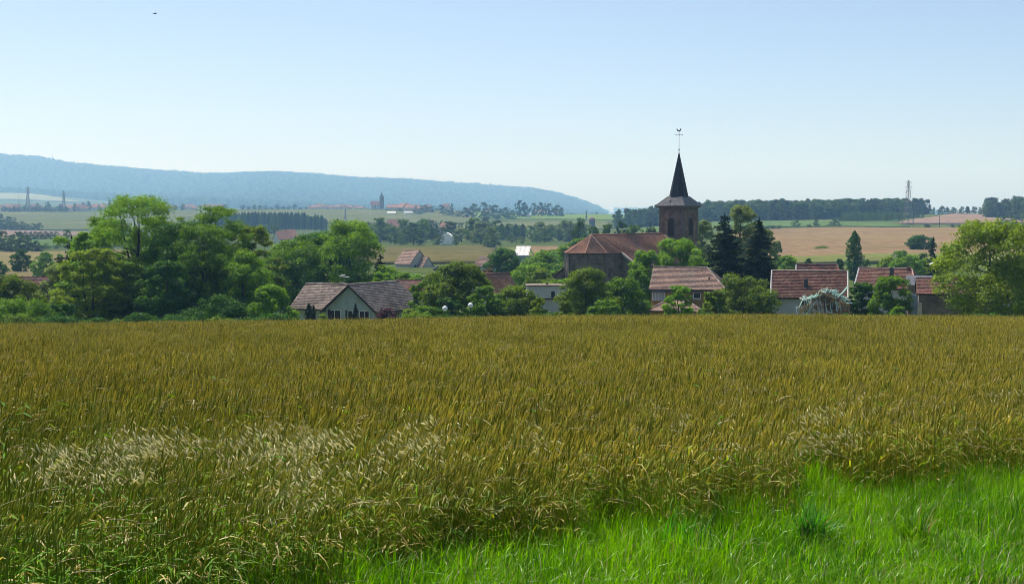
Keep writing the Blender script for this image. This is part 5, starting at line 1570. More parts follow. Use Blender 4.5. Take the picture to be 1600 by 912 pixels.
T(90, 474, 70, 150, 'leaf_dark', "dark bramble bush below the grey green shrub", 'bramble_bush', low=0.0, cat='bush', group=G1)
T(340, 462, 110, 150, 'leaf_dark', "dark bramble thicket under the acacia grove", 'bramble_bush', low=0.0, cat='bush', group=G1)
# grove behind the bungalow
T(456, 374, 124, 214, 'leaf_mid', "rounded lime tree behind the bungalow's left wing", 'lime_tree', low=0.03)
T(545, 345, 132, 216, 'leaf_bright', "large bright round lime tree behind the bungalow", 'lime_tree', low=0.03, clumps=80)
T(500, 362, 112, 222, 'leaf_dark', "dark tree between the two limes behind the bungalow", 'grove_tree', low=0.03)
conifer("dark_pine", (wx(528, 228), 228, h(wx(528, 228), 228)), 3.4, wz(340, 228) - h(wx(528, 228), 228), "dark pine tip standing behind the bright lime", 33, n_whorl=20, leaf=0.42, ragged=0.3, power=0.3, bottom=0.5)
conifer("dark_spruce", (wx(594, 226), 226, h(wx(594, 226), 226)), 4.4, wz(396, 226) - h(wx(594, 226), 226), "dark spruce at the right side of the lime grove", 34, n_whorl=18, leaf=0.4, ragged=0.25, power=0.55)
T(630, 426, 46, 240, 'leaf_bright', "bright leafy bush behind the brown roofed house", 'round_bush', low=0.0, cat='bush')
T(690, 424, 50, 235, 'leaf_mid', "green tree right behind the brown roofed house", 'round_tree', low=0.0)
T(597, 424, 46, 196, 'leaf_bright', "small bright shrub above the bungalow's right roof", 'shrub', low=0.0, cat='bush')
# round the bungalow
columnar("cypress", (wx(482, 172), 172, h(wx(482, 172), 172)), 1.25, wz(474, 172) - h(wx(482, 172), 172), "left of two dark clipped cypresses before the bungalow wall", 61, 'needle', "cypresses before the bungalow", n=1300, leaf=0.2, belly=0.3)
columnar("cypress", (wx(489, 171), 171, h(wx(489, 171), 171)), 0.8, wz(477, 171) - h(wx(489, 171), 171), "thinner right one of two clipped cypresses before the bungalow", 62, 'needle', "cypresses before the bungalow", n=800, leaf=0.18, belly=0.3)
conifer("garden_fir", (wx(555, 168), 168, h(wx(555, 168), 168)), 1.9, wz(473, 168) - h(wx(555, 168), 168), "small dark fir in the middle of the bungalow gable", 63, n_whorl=14, leaf=0.24, ragged=0.2, power=0.9, bottom=0.0)
T(602, 480, 40, 166, 'leaf_purple', "purple leaved shrub under the bungalow's right roof", 'plum_shrub', low=0.0, cat='bush', leaf=0.2)
T(503, 490, 20, 160, 'leaf_yellow', "tiny lime green shrub in front of the bungalow", 'shrub', low=0.0, cat='bush', leaf=0.16)
T(668, 478, 52, 156, 'leaf_bright', "clipped bright hedge at the right end of the bungalow", 'hedge', low=0.0, cat='hedge', leaf=0.2)
T(638, 482, 30, 158, 'leaf_yellow', "yellow green shrub at the bungalow's right corner", 'shrub', low=0.0, cat='bush', leaf=0.18)
# middle orchard
T(668, 436, 58, 178, 'leaf_mid', "green fruit tree right of the brown roofed house", 'fruit_tree', low=0.04)
T(715, 410, 104, 170, 'leaf_olive', "largest dark fruit tree behind the two globe lamps", 'fruit_tree', low=0.04, clumps=80, dens=1.1)
T(760, 448, 62, 160, 'leaf_mid', "low fruit tree right of the second globe lamp", 'fruit_tree', low=0.0)
T(806, 446, 84, 163, 'leaf_olive', "olive green fruit tree left of the white workshop", 'fruit_tree', low=0.0)
T(700, 466, 60, 158, 'leaf_dark', "dark low shrub between the globe lamps", 'shrub', low=0.0, cat='bush', group=G1)
T(842, 464, 30, 158, 'leaf_yellow', "young sapling in front of the white workshop", 'sapling', low=0.05, leaf=0.2)
T(764, 420, 40, 205, 'leaf_brown', "reddish brown shrub beside the steep red roof", 'shrub', low=0.0, cat='bush')
T(828, 414, 76, 262, 'leaf_bright', "bright green round tree above the white workshop", 'round_tree', low=0.03)
T(788, 388, 60, 330, 'leaf_dark', "dark green tree left of the tin barn", 'round_tree', low=0.03)
T(850, 394, 66, 345, 'leaf_mid', "tree behind the bright round tree, towards the church", 'round_tree', low=0.03)
T(880, 384, 44, 360, 'leaf_mid', "tree just left of the church apse", 'round_tree', low=0.03)
T(905, 372, 46, 380, 'leaf_mid', "leafy tree behind the apse roof's left slope", 'round_tree', low=0.03)
T(612, 422, 44, 335, 'leaf_mid', "bush in front of the pale pink roofed house", 'round_bush', low=0.0, cat='bush')
T(652, 428, 50, 320, 'leaf_bright', "bright bush at the foot of the pale pink roofed house", 'round_bush', low=0.0, cat='bush')
T(705, 424, 50, 330, 'leaf_bright', "bright bush between the dark car and the small white house", 'round_bush', low=0.0, cat='bush')
T(738, 428, 40, 310, 'leaf_mid', "bush below the small white house", 'round_bush', low=0.0, cat='bush')
T(625, 432, 44, 250, 'leaf_mid', "shrub behind the brown roofed house", 'round_bush', low=0.0, cat='bush')
# round the church
T(918, 420, 92, 172, 'leaf_olive', "brownish green walnut in front of the apse", 'walnut_tree', low=0.02, dens=1.05, clumps=80)
T(972, 434, 84, 176, 'leaf_mid', "green tree between the walnut and the ochre house", 'garden_tree', low=0.02)
T(945, 466, 60, 155, 'leaf_mid', "low bush at the foot of the apse walnut", 'bush', low=0.0, cat='bush', group=G1)
T(884, 470, 40, 158, 'leaf_olive', "olive shrub right of the white workshop", 'shrub', low=0.0, cat='bush', group=G1)
T(1010, 392, 66, 212, 'leaf_bright', "bright maple left of the church tower's foot", 'maple_tree', low=0.03)
T(1064, 374, 92, 218, 'leaf_bright', "broad bright maple in front of the church tower", 'maple_tree', low=0.03, clumps=80)
T(1002, 420, 46, 196, 'leaf_mid', "darker maple below the nave roof", 'maple_tree', low=0.0)
conifer("blue_spruce", (wx(1132, 200), 200, h(wx(1132, 200), 200)), 9.0, wz(331, 200) - h(wx(1132, 200), 200), "large dark spruce right of the church tower", 71, n_whorl=34, leaf=0.46, ragged=0.2, power=0.6, dens=1.2)
conifer("blue_spruce", (wx(1186, 203), 203, h(wx(1186, 203), 203)), 7.0, wz(338, 203) - h(wx(1186, 203), 203), "narrower dark spruce to the right of the larger one", 72, n_whorl=34, leaf=0.44, ragged=0.2, power=0.6, dens=1.2)
T(1160, 321, 66, 236, 'leaf_silver', "silvery poplar rising behind the two spruces", 'silver_poplar', low=0.05)
T(1098, 344, 40, 290, 'leaf_silver', "pale willow right behind the church tower", 'willow_tree', low=0.03)
T(1196, 358, 40, 255, 'leaf_silver', "pale tree right of the narrower spruce", 'willow_tree', low=0.03)
T(1060, 446, 50, 158, 'leaf_bright', "young bright tree in front of the ochre house porch", 'young_tree', low=0.04)
T(1162, 425, 110, 167, 'leaf_olive', "broad dark fruit tree between the ochre house and the cottage", 'fruit_tree', low=0.0, clumps=80, dens=1.1)
T(1120, 452, 50, 162, 'leaf_olive', "lower fruit tree at the ochre house's right corner", 'fruit_tree', low=0.0)
# right
T(1290, 452, 74, 158, 'leaf_brown', "scraggy brown green bush under the torn teal netting", 'netted_bush', low=0.0, cat='bush', dens=0.55, leaf=0.2)
T(1348, 440, 56, 170, 'leaf_dark', "dark shrub right of the netted bush", 'garden_tree', low=0.0)
T(1392, 431, 70, 167, 'leaf_mid', "leafy green tree in front of the red farmhouse", 'garden_tree', low=0.0, clumps=70)
T(1402, 478, 40, 155, 'leaf_bright', "light green bush left of the grey barn door", 'bush', low=0.0, cat='bush', leaf=0.2)
_seed[0] += 23
T(1550, 345, 168, 150, 'leaf_yellow', "big round light green walnut at the right of the village", 'walnut_tree', low=0.0, dens=1.35, clumps=125, leaf=0.30, limbs=14)
T(1640, 400, 110, 156, 'leaf_mid', "tree half out of view right of the walnut", 'garden_tree', low=0.03)
columnar("lombardy_poplar", (wx(1335, 330), 330, h(wx(1335, 330), 330)), 4.2, wz(361, 330) - h(wx(1335, 330), 330), "single narrow poplar behind the barn roofs", 81, 'leaf_dark', n=2600, leaf=0.5, belly=0.35, tip=0.75)
conifer("blue_spruce", (wx(1458, 250), 250, h(wx(1458, 250), 250)), 4.4, wz(369, 250) - h(wx(1458, 250), 250), "dark spruce behind the mushroom lamp", 73, n_whorl=17, leaf=0.5, ragged=0.28, power=0.75)
T(1228, 400, 50, 300, 'leaf_bright', "bright bushes behind the cottage's left gable", 'round_bush', low=0.0, cat='bush')
T(1212, 376, 24, 350, 'leaf_silver', "pale slender tree at the edge of the ripe field", 'young_tree', low=0.05)
T(1420, 398, 60, 318, 'leaf_bright', "pale green bush behind the farmhouse ridge", 'round_bush', low=0.0, cat='bush')
T(1388, 402, 40, 330, 'leaf_yellow', "yellow green bush left behind the farmhouse aerial", 'round_bush', low=0.0, cat='bush')
T(1264, 403, 20, 345, 'leaf_dark', "small dark bush at the lower edge of the ripe field", 'small_bush', low=0.0, cat='bush')
T(1312, 404, 16, 340, 'leaf_dark', "small dark bush left of the narrow poplar", 'small_bush', low=0.0, cat='bush')
T(1354, 405, 14, 340, 'leaf_dark', "small dark bush right of the narrow poplar", 'small_bush', low=0.0, cat='bush')
T(1437, 367, 46, 520, 'leaf_dark', "dark round thicket standing in the ripe field", 'thicket', low=0.0, cat='bush')
T(1283, 385, 26, 560, 'leaf_olive', "low scrub patch in the middle of the ripe field", 'scrub', low=0.0, cat='bush')
T(1480, 383, 22, 500, 'leaf_dark', "little bush right of the dark thicket in the ripe field", 'small_bush', low=0.0, cat='bush')

# gardens between the houses, behind the first row
gf_ = np.random.default_rng(55)
mm = ['leaf_mid', 'leaf_bright', 'leaf_olive', 'leaf_dark']
for i in range(34):
    D_ = gf_.uniform(215, 400); p_ = gf_.uniform(570, 905) if i < 20 else gf_.uniform(985, 1010) if i < 22 else gf_.uniform(-20, 420) if i < 30 else gf_.uniform(1340, 1470)
    if D_ < 425 and (600 < p_ < 700 or 724 < p_ < 784 or 794 < p_ < 834): p_ = 840 + (p_ % 40)
    T(p_, 340 + F_PX * 15.4 / D_ - gf_.uniform(4.0, 7.0) * F_PX / D_, gf_.uniform(5, 8) * F_PX / D_, D_, mm[gf_.integers(0, 4)], "leafy garden tree glimpsed between the houses and the first trees", 'backyard_tree', low=0.0, group="backyard trees behind the first row", dens=0.8)

# filler undergrowth along the far edge of the field
for i, px in enumerate(range(-20, 1640, 40)):
    if 455 < px < 630 or 1195 < px < 1330 or 1000 < px < 1050: continue
    D = 139 + (i * 37 % 11) * 0.8
    T(px + (i * 29 % 17) - 8, 488 + (i * 13 % 11), 58 + (i * 7 % 26), D, ['leaf_dark', 'leaf_olive', 'leaf_dark', 'leaf_dark'][i * 5 % 4], "low weedy scrub at the field's far edge under the gardens", 'edge_scrub', low=0.0, cat='bush', group="scrub along the field edge", leaf=0.2, dens=0.7)

# torn netting over the bush
net = place(1290, 158, 0, "torn_netting", "torn teal and white netting draped over a bush", "net")
nz0 = net.location.z; ntop = wz(447, 158) - nz0
g = np.random.default_rng(77)
def drape_pt(u, v):
    """u across -1..1, v over the top from back (0) to front hem (1)"""
    x = 2.9 * u; a = math.pi * (0.25 + 0.72 * v)
    zz = ntop * (0.30 + 0.62 * max(0.0, math.sin(a)) * (1 - 0.35 * u * u)) + 0.25 * math.sin(5 * u + 3 * v) - (0.9 if v > .8 else 0) * (v - .8) * 5
    yy = -1.7 * -math.cos(a) * 1.0
    return (x + 0.2 * math.sin(7 * v + u), -1.6 * (v - 0.35) * 1.5 - 0.2, zz)
def strand(mat, pts, r, name):
    mb = MB(); mb.tube(pts, [r * g.uniform(0.5, 1.5) for _ in pts], 4); return mb.build(name, M[mat], net)
for k in range(18):
    u0 = g.uniform(-1, 1); du = g.normal(0, 0.35); mat = 'net' if g.random() < 0.68 else ('net_pale' if g.random() < 0.6 else 'net_pink')
    pts = [Vector(drape_pt(max(-1.1, min(1.1, u0 + du * t)), 0.15 + 0.85 * t)) + Vector(g.normal(0, 0.12, 3)) for t in np.linspace(0, 1, 9)]
    strand(mat, pts, g.uniform(0.015, 0.045), "net_strand")
for k in range(15):
    v0 = g.uniform(0.2, 0.62); mat = 'net' if g.random() < 0.75 else 'net_pale'
    a, b = sorted(g.uniform(-1, 1, 2)); b = max(b, a + 0.5)
    pts = [Vector(drape_pt(a + (b - a) * t, v0 + 0.12 * math.sin(3 * t + k))) + Vector(g.normal(0, 0.1, 3)) - Vector((0, 0, 0.35 * math.sin(math.pi * t))) for t in np.linspace(0, 1, 9)]
    strand(mat, pts, g.uniform(0.02, 0.06), "net_strand")
for (mat, path) in (('net', [(-2.9, -1.2, 0.4), (-2.7, -1.1, 1.3), (-2.2, -0.9, 2.1), (-1.5, -0.7, 2.9), (-1.0, -0.5, 3.5)]), ('net', [(0.6, -0.6, ntop * .72), (1.4, -0.6, ntop * .78), (2.0, -0.5, ntop * .9), (2.4, -0.4, ntop)]), ('net_pink', [(1.6, -1.1, ntop * .70), (1.75, -1.2, ntop * .5), (2.2, -1.3, ntop * .38), (2.4, -1.3, ntop * .28)]), ('net_pink', [(-1.3, -1.1, ntop * .68), (-0.9, -1.2, ntop * .5), (-0.5, -1.3, ntop * .36)]), ('net_pale', [(-2.8, -1.3, .6), (-2.0, -1.4, .5), (-1.2, -1.5, .7), (-0.4, -1.5, .5)])):
    strand(mat, [Vector(p) for p in path], 0.09, "net_fold")

# bright tuft in the verge
def tuft(px, py, label, seed, n=150, hh=(0.2, 0.62), wid=0.007):
    D = F_PX * EYE / (py - 484.0); x = wx(px, D)
    me = grass_patch(seed, 0.12, n, hh[0], hh[1], wid, 0.04)
    o = add_obj("grass_tuft", me); o.location = (x, D, h(x, D))
    tag(o, label, "grass tuft", "taller grass tufts in the verge")
M['grass_deep'] = leaf_mat('grass_deep', (0.02, 0.13, 0.002), (0.08, 0.30, 0.004), transl=0.4, gloss=0.03)
def tuft_deep(px, py, label, seed, n=200):
    D = F_PX * EYE / (py - 484.0); x = wx(px, D)
    me = grass_patch(seed, 0.16, n, 0.2, 0.66, 0.008, 0.03, ('grass_deep', 'grass_dry'))
    o = add_obj("grass_tuft", me); o.location = (x, D, h(x, D))
    tag(o, label, "grass tuft", "taller grass tufts in the verge")
tuft_deep(1272, 822, "dark broad bladed grass tuft in the middle of the verge", 901, 260)
tuft_deep(1072, 845, "tall dark grass tuft where verge meets grain, centre", 902, 120)
tuft(1435, 820, "curly light grass tuft right of the dark one", 903)
# ------------------------------------------------------------------ middle distance: shared crowns, one object per tree
def far_kinds():
    K = {}
    for nm, mat, seeds in (('round', 'leaf_far', (1, 2, 3)), ('pale', 'leaf_far_pale', (4, 5)), ('dark', 'leaf_far_dark', (6, 7))):
        out = []
        for s in seeds:
            g = np.random.default_rng(700 + s)
            C, rad = blob_centres('round', 1.0, 1.0, 0.06, g, 34)
            V, Q = clump_leaves(C, rad, 1500, 0.075, g)
            out.append((np_mesh("crown", V, Q, mats=[M[mat]]), limbs_mesh("trunk", 1.0, 0.06, C, g, 0.025, 5)))
        K[nm] = out
    K['poplar'] = [column_meshes(1.0, 1.0, s, 'leaf_far_dark', n=900, leaf=0.10, belly=0.4, tip=0.85) for s in (11, 12)]
    K['poplar_green'] = [column_meshes(1.0, 1.0, s, 'leaf_far', n=900, leaf=0.10, belly=0.4, tip=0.85) for s in (13, 14)]
    K['fir'] = [conifer_meshes(1.0, 1.0, s, 'leaf_far_dark', n_whorl=12, leaf=0.12, dens=0.8) for s in (21,)]
    return K
FK = far_kinds()
NAMES = {'round': 'field_tree', 'pale': 'willow_tree', 'dark': 'hedge_tree', 'poplar': 'poplar_tree', 'poplar_green': 'poplar_tree', 'fir': 'fir_tree'}
_k = [0]
def FT(px, top, wpx, D, kind, label, group=None, name=None):
    _k[0] += 1
    x = wx(px, D); z = h(x, D); hg = max(1.5, wz(top, D) - z); w = wpx * 1.2 * D / F_PX
    t = thing(name or NAMES[kind], (x, D, z), 0, label, 'tree', group)
    cm, tm = FK[kind][_k[0] % len(FK[kind])]
    a = random.uniform(0, 6.28)
    for nm, me in (("crown", cm), ("trunk", tm)):
        o = bpy.data.objects.new(nm, me); scene.collection.objects.link(o); o.parent = t
        o.scale = (w, w, hg); o.rotation_euler = (0, 0, a)
    return t
rr = random.uniform
# copse by the tan field
GC = "trees of the copse beyond the tan field"
for px, top, w in ((-14, 368, 30), (4, 361, 28), (18, 366, 24), (30, 362, 26), (44, 372, 22), (56, 378, 22), (-30, 374, 26), (12, 378, 24), (34, 384, 22), (62, 386, 16)):
    FT(px, top, w, 640 + rr(-15, 20), 'dark', "dark tree in the copse at the edge of the tan field", GC)
for px, top, w, D, lab in ((56, 376, 12, 720, "small tree behind the copse's right end"), (72, 380, 16, 690, "grey green bush right of the copse on the pasture"), (88, 383, 10, 690, "single small bush on the pasture right of the copse"), (105, 358, 14, 760, "dark tree beside the acacia grove's left side, beyond the pasture")):
    FT(px, top, w, D, 'round', lab)
for px in range(32, 92, 8):
    FT(px, 362, 11, 905, 'dark', "dark bush in the hedge along the green pasture", "hedge along the green pasture")
for px in range(-10, 66, 9):
    FT(px, 346 + (px % 5), 13, 1340, 'dark', "dark bush in the hedge above the bare strip", "hedge above the bare strip")
FT(-5, 333, 34, 1420, 'dark', "dark wood corner above the bare strip, leftmost", "hedge above the bare strip")
FT(16, 338, 20, 1420, 'dark', "smaller dark trees above the bare strip", "hedge above the bare strip")
# poplar plantation
GP = "poplars of the plantation"
for r in range(3):
    for px in np.arange(342, 506, 5.2):
        if px > 470 and r == 2: continue
        FT(px + rr(-1.5, 1.5), 333 + rr(-1.5, 2.5) - (1 if 350 < px < 480 else -4), 6.2, 1380 + r * 22, 'poplar' if rr(0, 1) < 0.55 else 'poplar_green', "poplar in the dark plantation above the valley", GP)
for px, top in ((493, 335), (503, 338), (509, 341)):
    FT(px, top, 7, 1360, 'poplar', "poplar standing apart at the plantation's right end", GP)
for px in range(380, 440, 9):
    FT(px, 352 + rr(-3, 3), 15, 1150, 'round', "lighter tree in front of the poplar plantation", "trees before the plantation")
# valley trees
GV = "trees along the valley stream"
val = [(606, 360, 26, 900, 'round'), (622, 368, 18, 880, 'pale'), (596, 354, 24, 980, 'dark'), (640, 352, 34, 930, 'dark'), (628, 370, 17, 800, 'round'), (662, 350, 30, 960, 'dark'), (676, 356, 26, 900, 'dark'), (700, 346, 22, 1010, 'dark'),
       (648, 356, 24, 880, 'pale'), (721, 356, 30, 850, 'pale'), (712, 368, 14, 785, 'round'), (684, 366, 18, 788, 'dark'), (736, 349, 10, 900, 'poplar'), (746, 352, 12, 890, 'poplar_green'), (756, 350, 11, 900, 'round'), (770, 356, 28, 720, 'round'), (766, 369, 22, 690, 'round'),
       (784, 349, 10, 880, 'poplar'), (792, 352, 10, 890, 'poplar'), (806, 350, 12, 890, 'poplar'), (817, 350, 10, 900, 'poplar'), (800, 366, 18, 800, 'round'), (815, 370, 18, 790, 'pale'), (830, 352, 20, 880, 'round'), (846, 348, 20, 900, 'pale'),
       (862, 350, 22, 880, 'pale'), (856, 358, 12, 850, 'poplar'), (878, 350, 20, 890, 'dark'), (874, 358, 10, 850, 'poplar'), (892, 348, 22, 900, 'pale'), (890, 360, 10, 850, 'poplar'), (908, 352, 18, 900, 'dark'), (900, 360, 16, 820, 'round'),
       (838, 366, 18, 800, 'round'), (690, 372, 16, 840, 'round'), (586, 366, 20, 850, 'round'), (572, 356, 24, 950, 'dark'), (556, 352, 22, 1000, 'dark'), (656, 372, 18, 800, 'pale'), (680, 345, 14, 1100, 'fir'), (690, 344, 12, 1100, 'fir'), (742, 372, 18, 820, 'round'), (758, 376, 16, 800, 'round')]
gv_ = np.random.default_rng(91)
for i in range(46):
    D_ = gv_.uniform(770, 1080); p_ = gv_.uniform(560, 915)
    if 680 < p_ < 716 and D_ < 820: continue
    val.append((p_, 340 + F_PX * 15.0 / D_ - gv_.uniform(8, 15) * F_PX / D_, gv_.uniform(9, 15) * F_PX / D_, D_, ['round', 'round', 'pale', 'dark'][gv_.integers(0, 4)]))
for px, top, w, D, kd in val:
    FT(px, top, w, D, kd, {'round': "green round tree in the valley tree belt", 'pale': "pale willow in the valley tree belt", 'dark': "dark broad tree in the valley tree belt", 'poplar': "narrow dark poplar in the valley tree belt", 'poplar_green': "narrow green poplar in the valley tree belt", 'fir': "pointed fir in the valley tree belt"}[kd], GV)
# behind the church
for px, top, w, D, kd, lab in ((906, 346, 24, 460, 'dark', "dark pine like tree left of the church ridge"), (926, 354, 30, 470, 'round', "bright bush above the apse roof"), (948, 350, 30, 480, 'round', "green tree above the nave roof's left half"), (970, 344, 20, 470, 'dark', "dark tree above the middle of the nave roof"), (992, 352, 34, 480, 'round', "green tree above the nave roof's right half"), (1018, 354, 30, 500, 'pale', "pale tree between nave ridge and tower"), (1016, 346, 5, 700, 'poplar', "thin poplar just left of the tower")):
    FT(px, top, w, D, kd, lab, "trees behind the church")
# far village trees
GF = "trees around the far villages"
for px, top, w, D in ((740, 318, 18, 1760), (756, 316, 20, 1750), (772, 320, 22, 1740), (790, 324, 20, 1740), (728, 324, 16, 1760), (706, 318, 8, 1900), (690, 320, 14, 1950), (812, 313, 14, 1800), (820, 316, 14, 1800), (834, 317, 14, 1850), (846, 316, 16, 1850), (858, 318, 16, 1850), (870, 320, 16, 1850), (877, 324, 10, 1830), (664, 320, 16, 2000), (676, 322, 14, 2000), (800, 328, 18, 1700), (780, 330, 18, 1690), (650, 322, 10, 2100), (644, 328, 18, 2000), (625, 326, 16, 2050), (655, 330, 18, 1900), (700, 328, 18, 1850), (716, 330, 16, 1800), (760, 330, 20, 1700)):
    FT(px, top, w, D, 'dark', "dark tree among the houses on the far rise", GF)
for px in range(575, 615, 7):
    FT(px, 327 + rr(-1, 3), 12, 2080, 'round', "tree in the wood below the hilltop church", GF)
for px, top in ((892, 333), (897, 334), (886, 334), (932, 331)):
    FT(px, top, 6, 2150, 'dark', "small lone tree on the green skyline", "lone trees on the skyline")
for px, top, w in ((966, 327, 12), (1243, 344, 15), (1275, 343, 12), (1303, 342, 15), (1294, 352, 12), (1310, 353, 14)):
    FT(px, top, w, 1160 if px < 1000 else 985, 'round', {966: "lone tree at the ridge wood's left end", 1243: "round lone tree on the ridge pasture, leftmost of three", 1275: "small lone tree on the ridge pasture, middle of three", 1303: "lone tree before the young plantation, rightmost of three", 1294: "low bush beside the lone tree before the plantation", 1310: "low bush below the lone tree before the plantation"}[px])
for px in range(1184, 1222, 8):
    FT(px, 352, 11, 930, 'dark', "dark bush in the hedge left of the ripe field", "hedge left of the ripe field")
for px, w in ((1264, 9), (1450, 8), (1446, 7), (1498, 8), (1506, 6), (1488, 8)):
    FT(px, 350.5, w, 960, 'dark', "small bush on the line above the ripe field", "bushes above the ripe field")
for px, top, w in ((1566, 338, 20), (1588, 340, 22), (1580, 342, 14)):
    FT(px, top, w, 900, 'dark', "dark tree on the ridge just over the walnut's crown", "ridge trees over the walnut")
# far left skyline trees
for px, top, w, kd in ((236, 302, 5, 'fir'), (243, 305, 5, 'fir'), (131, 316, 8, 'dark'), (140, 314, 8, 'dark'), (172, 312, 5, 'fir'), (96, 318, 8, 'dark'), (60, 317, 9, 'dark'), (76, 315, 9, 'dark'), (42, 320, 8, 'dark'), (118, 318, 8, 'dark'), (252, 318, 7, 'dark'), (274, 320, 12, 'dark'), (286, 318, 8, 'dark'), (352, 319, 12, 'dark'), (342, 321, 10, 'dark')):
    FT(px, top, w, 2180 + rr(-30, 30), kd, {'fir': "pointed fir on the skyline of the far left village", 'dark': "dark tree among the houses of the far left village"}[kd], "trees of the far left village")
for px in range(8, 110, 8):
    FT(px, 323 + rr(-1, 1), 10, 2130, 'dark', "dark hedge bush below the far left village", "hedge below the far left village")
for px in range(380, 480, 9):
    FT(px, 322 + rr(-3, 2), 8, 2230, 'dark', "small tree on the skyline left of the hilltop village", "skyline trees by the hilltop village")

# young plantation rows on the ridge
GR = "young trees of the ridge plantation"
for r in range(6):
    D = 1090 + r * 22
    for px in np.arange(np.interp(r, [0, 5], [1312, 1322]), np.interp(r, [0, 5], [1395, 1440]), 5.6):
        FT(px + rr(-1, 1), wz(0, 1) * 0 + (456 - F_PX * math.tan(math.atan((h(wx(px, D), D) + 5.0 - EYE) / D) + PITCH)), 6.0, D, 'round', "young tree in the rows of the ridge plantation", GR, 'young_plantation_tree')

# ------------------------------------------------------------------ far houses
def far_house(px, base_row, D, w, d, wall, rise, rz, roofm, wallm, label, group, chim=True):
    if D > 1600:                     # move along the slope to where the ground has the right height
        for D2 in range(1500, 2640, 20):
            if h(wx(px, D2), D2) >= wz(base_row + 1.0, D2): break
        D = D2 + (D % 30)
    x = wx(px, D); z = h(x, D)
    zb = max(z, wz(base_row + 2.0, D))
    t = thing("village_house", (x, D, z), rz, label, "house", group)
    up = min(3.0, max(0.0, zb - z))
    mb = MB(); gable_wall(mb, w, d, up + wall, rise * 0.98, 'x'); mb.build("wall", M[wallm], t)
    mb = MB(); e = up + wall; k = rise / (d / 2) * 0.4
    for s in (0, 1):
        y0, y1 = (-0.4, d / 2) if s == 0 else (d + 0.4, d / 2)
        mb.slab([(-w / 2 - .3, y0, e - k + .15), (w / 2 + .3, y0, e - k + .15), (w / 2 + .3, y1, e + rise + .15), (-w / 2 - .3, y1, e + rise + .15)], 0.14)
    r_ = mb.build("roof", M[roofm], t)
    if chim:
        mb = MB(); mb.box(w * 0.2, w * 0.2 + 0.6, d * 0.5, d * 0.5 + 0.6, e + rise - 0.3, e + rise + 0.9); mb.build("chimney", M['tile_far_brown'], r_)
    for xx in (-w * 0.28, w * 0.22):
        mb = MB(); mb.box(xx - .5, xx + .5, -0.03, -0.004, up + wall * 0.45, up + wall * 0.45 + 1.2); mb.build("window", M['glass'], t)
    return t
g = np.random.default_rng(33)
def house_row(pxs, rows, D, label, group, wmin=9, wmax=16):
    for i, px in enumerate(pxs):
        far_house(px + g.uniform(-1.5, 1.5), rows[i % len(rows)] + g.uniform(-2.5, 2.0), D + g.uniform(-40, 40), g.uniform(wmin, wmax), g.uniform(8, 11), g.uniform(2.5, 6.5), g.uniform(2.4, 5.2), g.uniform(-0.7, 0.7), 'tile_far' if g.random() < 0.75 else 'tile_far_brown', ['plaster', 'stone_pale', 'stone_pale'][g.integers(0, 3)], label, group)
house_row([2, 8, 14, 20, 26, 31], [329], 2120, "red roofed house in the far left village, at the picture's edge", "houses of the far left village", 8, 12)
house_row([52, 58, 64], [328], 2170, "red roofed house beside the far left pylon", "houses of the far left village")
house_row([100, 108, 113, 119, 124, 130, 137, 143, 149], [328], 2150, "red roofed house in the middle of the far left village", "houses of the far left village")
house_row([156, 161, 166, 171, 177, 198], [326], 2150, "red roofed house in the far left village's dense right part", "houses of the far left village", 10, 15)
house_row([262, 270, 290, 298, 305, 320, 330, 347], [325], 2200, "red roofed house behind the acacia grove's top", "houses behind the acacia grove")
house_row([489, 494, 500, 506, 511], [324], 2280, "red roofed house at the hilltop village's left end", "houses of the hilltop village")
house_row([524, 529, 535, 541, 528, 538, 546], [324, 321, 318], 2300, "red roofed house in the hilltop village's raised core", "houses of the hilltop village", 11, 17)
house_row([552, 558, 563, 569], [323], 2280, "red roofed house left of the hilltop church", "houses of the hilltop village")
house_row([611, 617, 622, 627, 634, 640, 646, 651, 657, 664, 669], [328, 326, 330], 2150, "red roofed house right of the hilltop church", "houses of the hilltop village")
house_row([698, 703, 731, 736], [327], 1850, "pale house with red roof among trees right of the hilltop village", "houses on the wooded rise", 9, 12)
house_row([618, 626, 669, 697], [363, 362], 1080, "red roofed house hidden in the valley tree belt", "houses in the valley", 9, 13)
house_row([445, 457], [380], 880, "pinkish roofed house at the valley's left, before the poplars", "houses left in the valley", 7, 9)
house_row([757, 762], [326], 1740, "small house with pink roof in the wooded rise", "houses on the wooded rise", 8, 10)

# hilltop church
hx, hD = wx(597, 2290), 2290.0
hc = thing("hilltop_church", (hx, hD, h(hx, hD)), R(8), "small distant church with dark square tower on the hilltop", "church")
zb = hc.location.z; hz = lambda row: wz(row, hD) - zb
mb = MB(); mb.box(-3.4, 3.4, 0, 6.8, -2, hz(308)); mb.build("tower", M['stone'], hc)
mb = MB(); t0 = hz(308); mb.faces([(-3.8, -.4, t0), (3.8, -.4, t0), (3.8, 7.2, t0), (-3.8, 7.2, t0), (-1, 2.4, hz(304)), (1, 2.4, hz(304)), (1, 4.4, hz(304)), (-1, 4.4, hz(304)), (0, 3.4, hz(299))], [(0, 1, 5, 4), (1, 2, 6, 5), (2, 3, 7, 6), (3, 0, 4, 7), (4, 5, 8), (5, 6, 8), (6, 7, 8), (7, 4, 8)]); mb.build("spire", M['slate'], hc)
mb = MB(); mb.box(-18, -3.42, 0, 9, -2, hz(320)); mb.build("nave_wall", M['plaster_white'], hc)
mb = MB(); e = hz(320); r_ = hz(314)
mb.slab([(-18.5, -.5, e), (-3.4, -.5, e), (-3.4, 4.5, r_), (-17.5, 4.5, r_)], .2); mb.slab([(-18.5, 9.5, e), (-3.4, 9.5, e), (-3.4, 4.5, r_), (-17.5, 4.5, r_)], .2); mb.build("roof", M['tile_far'], hc)
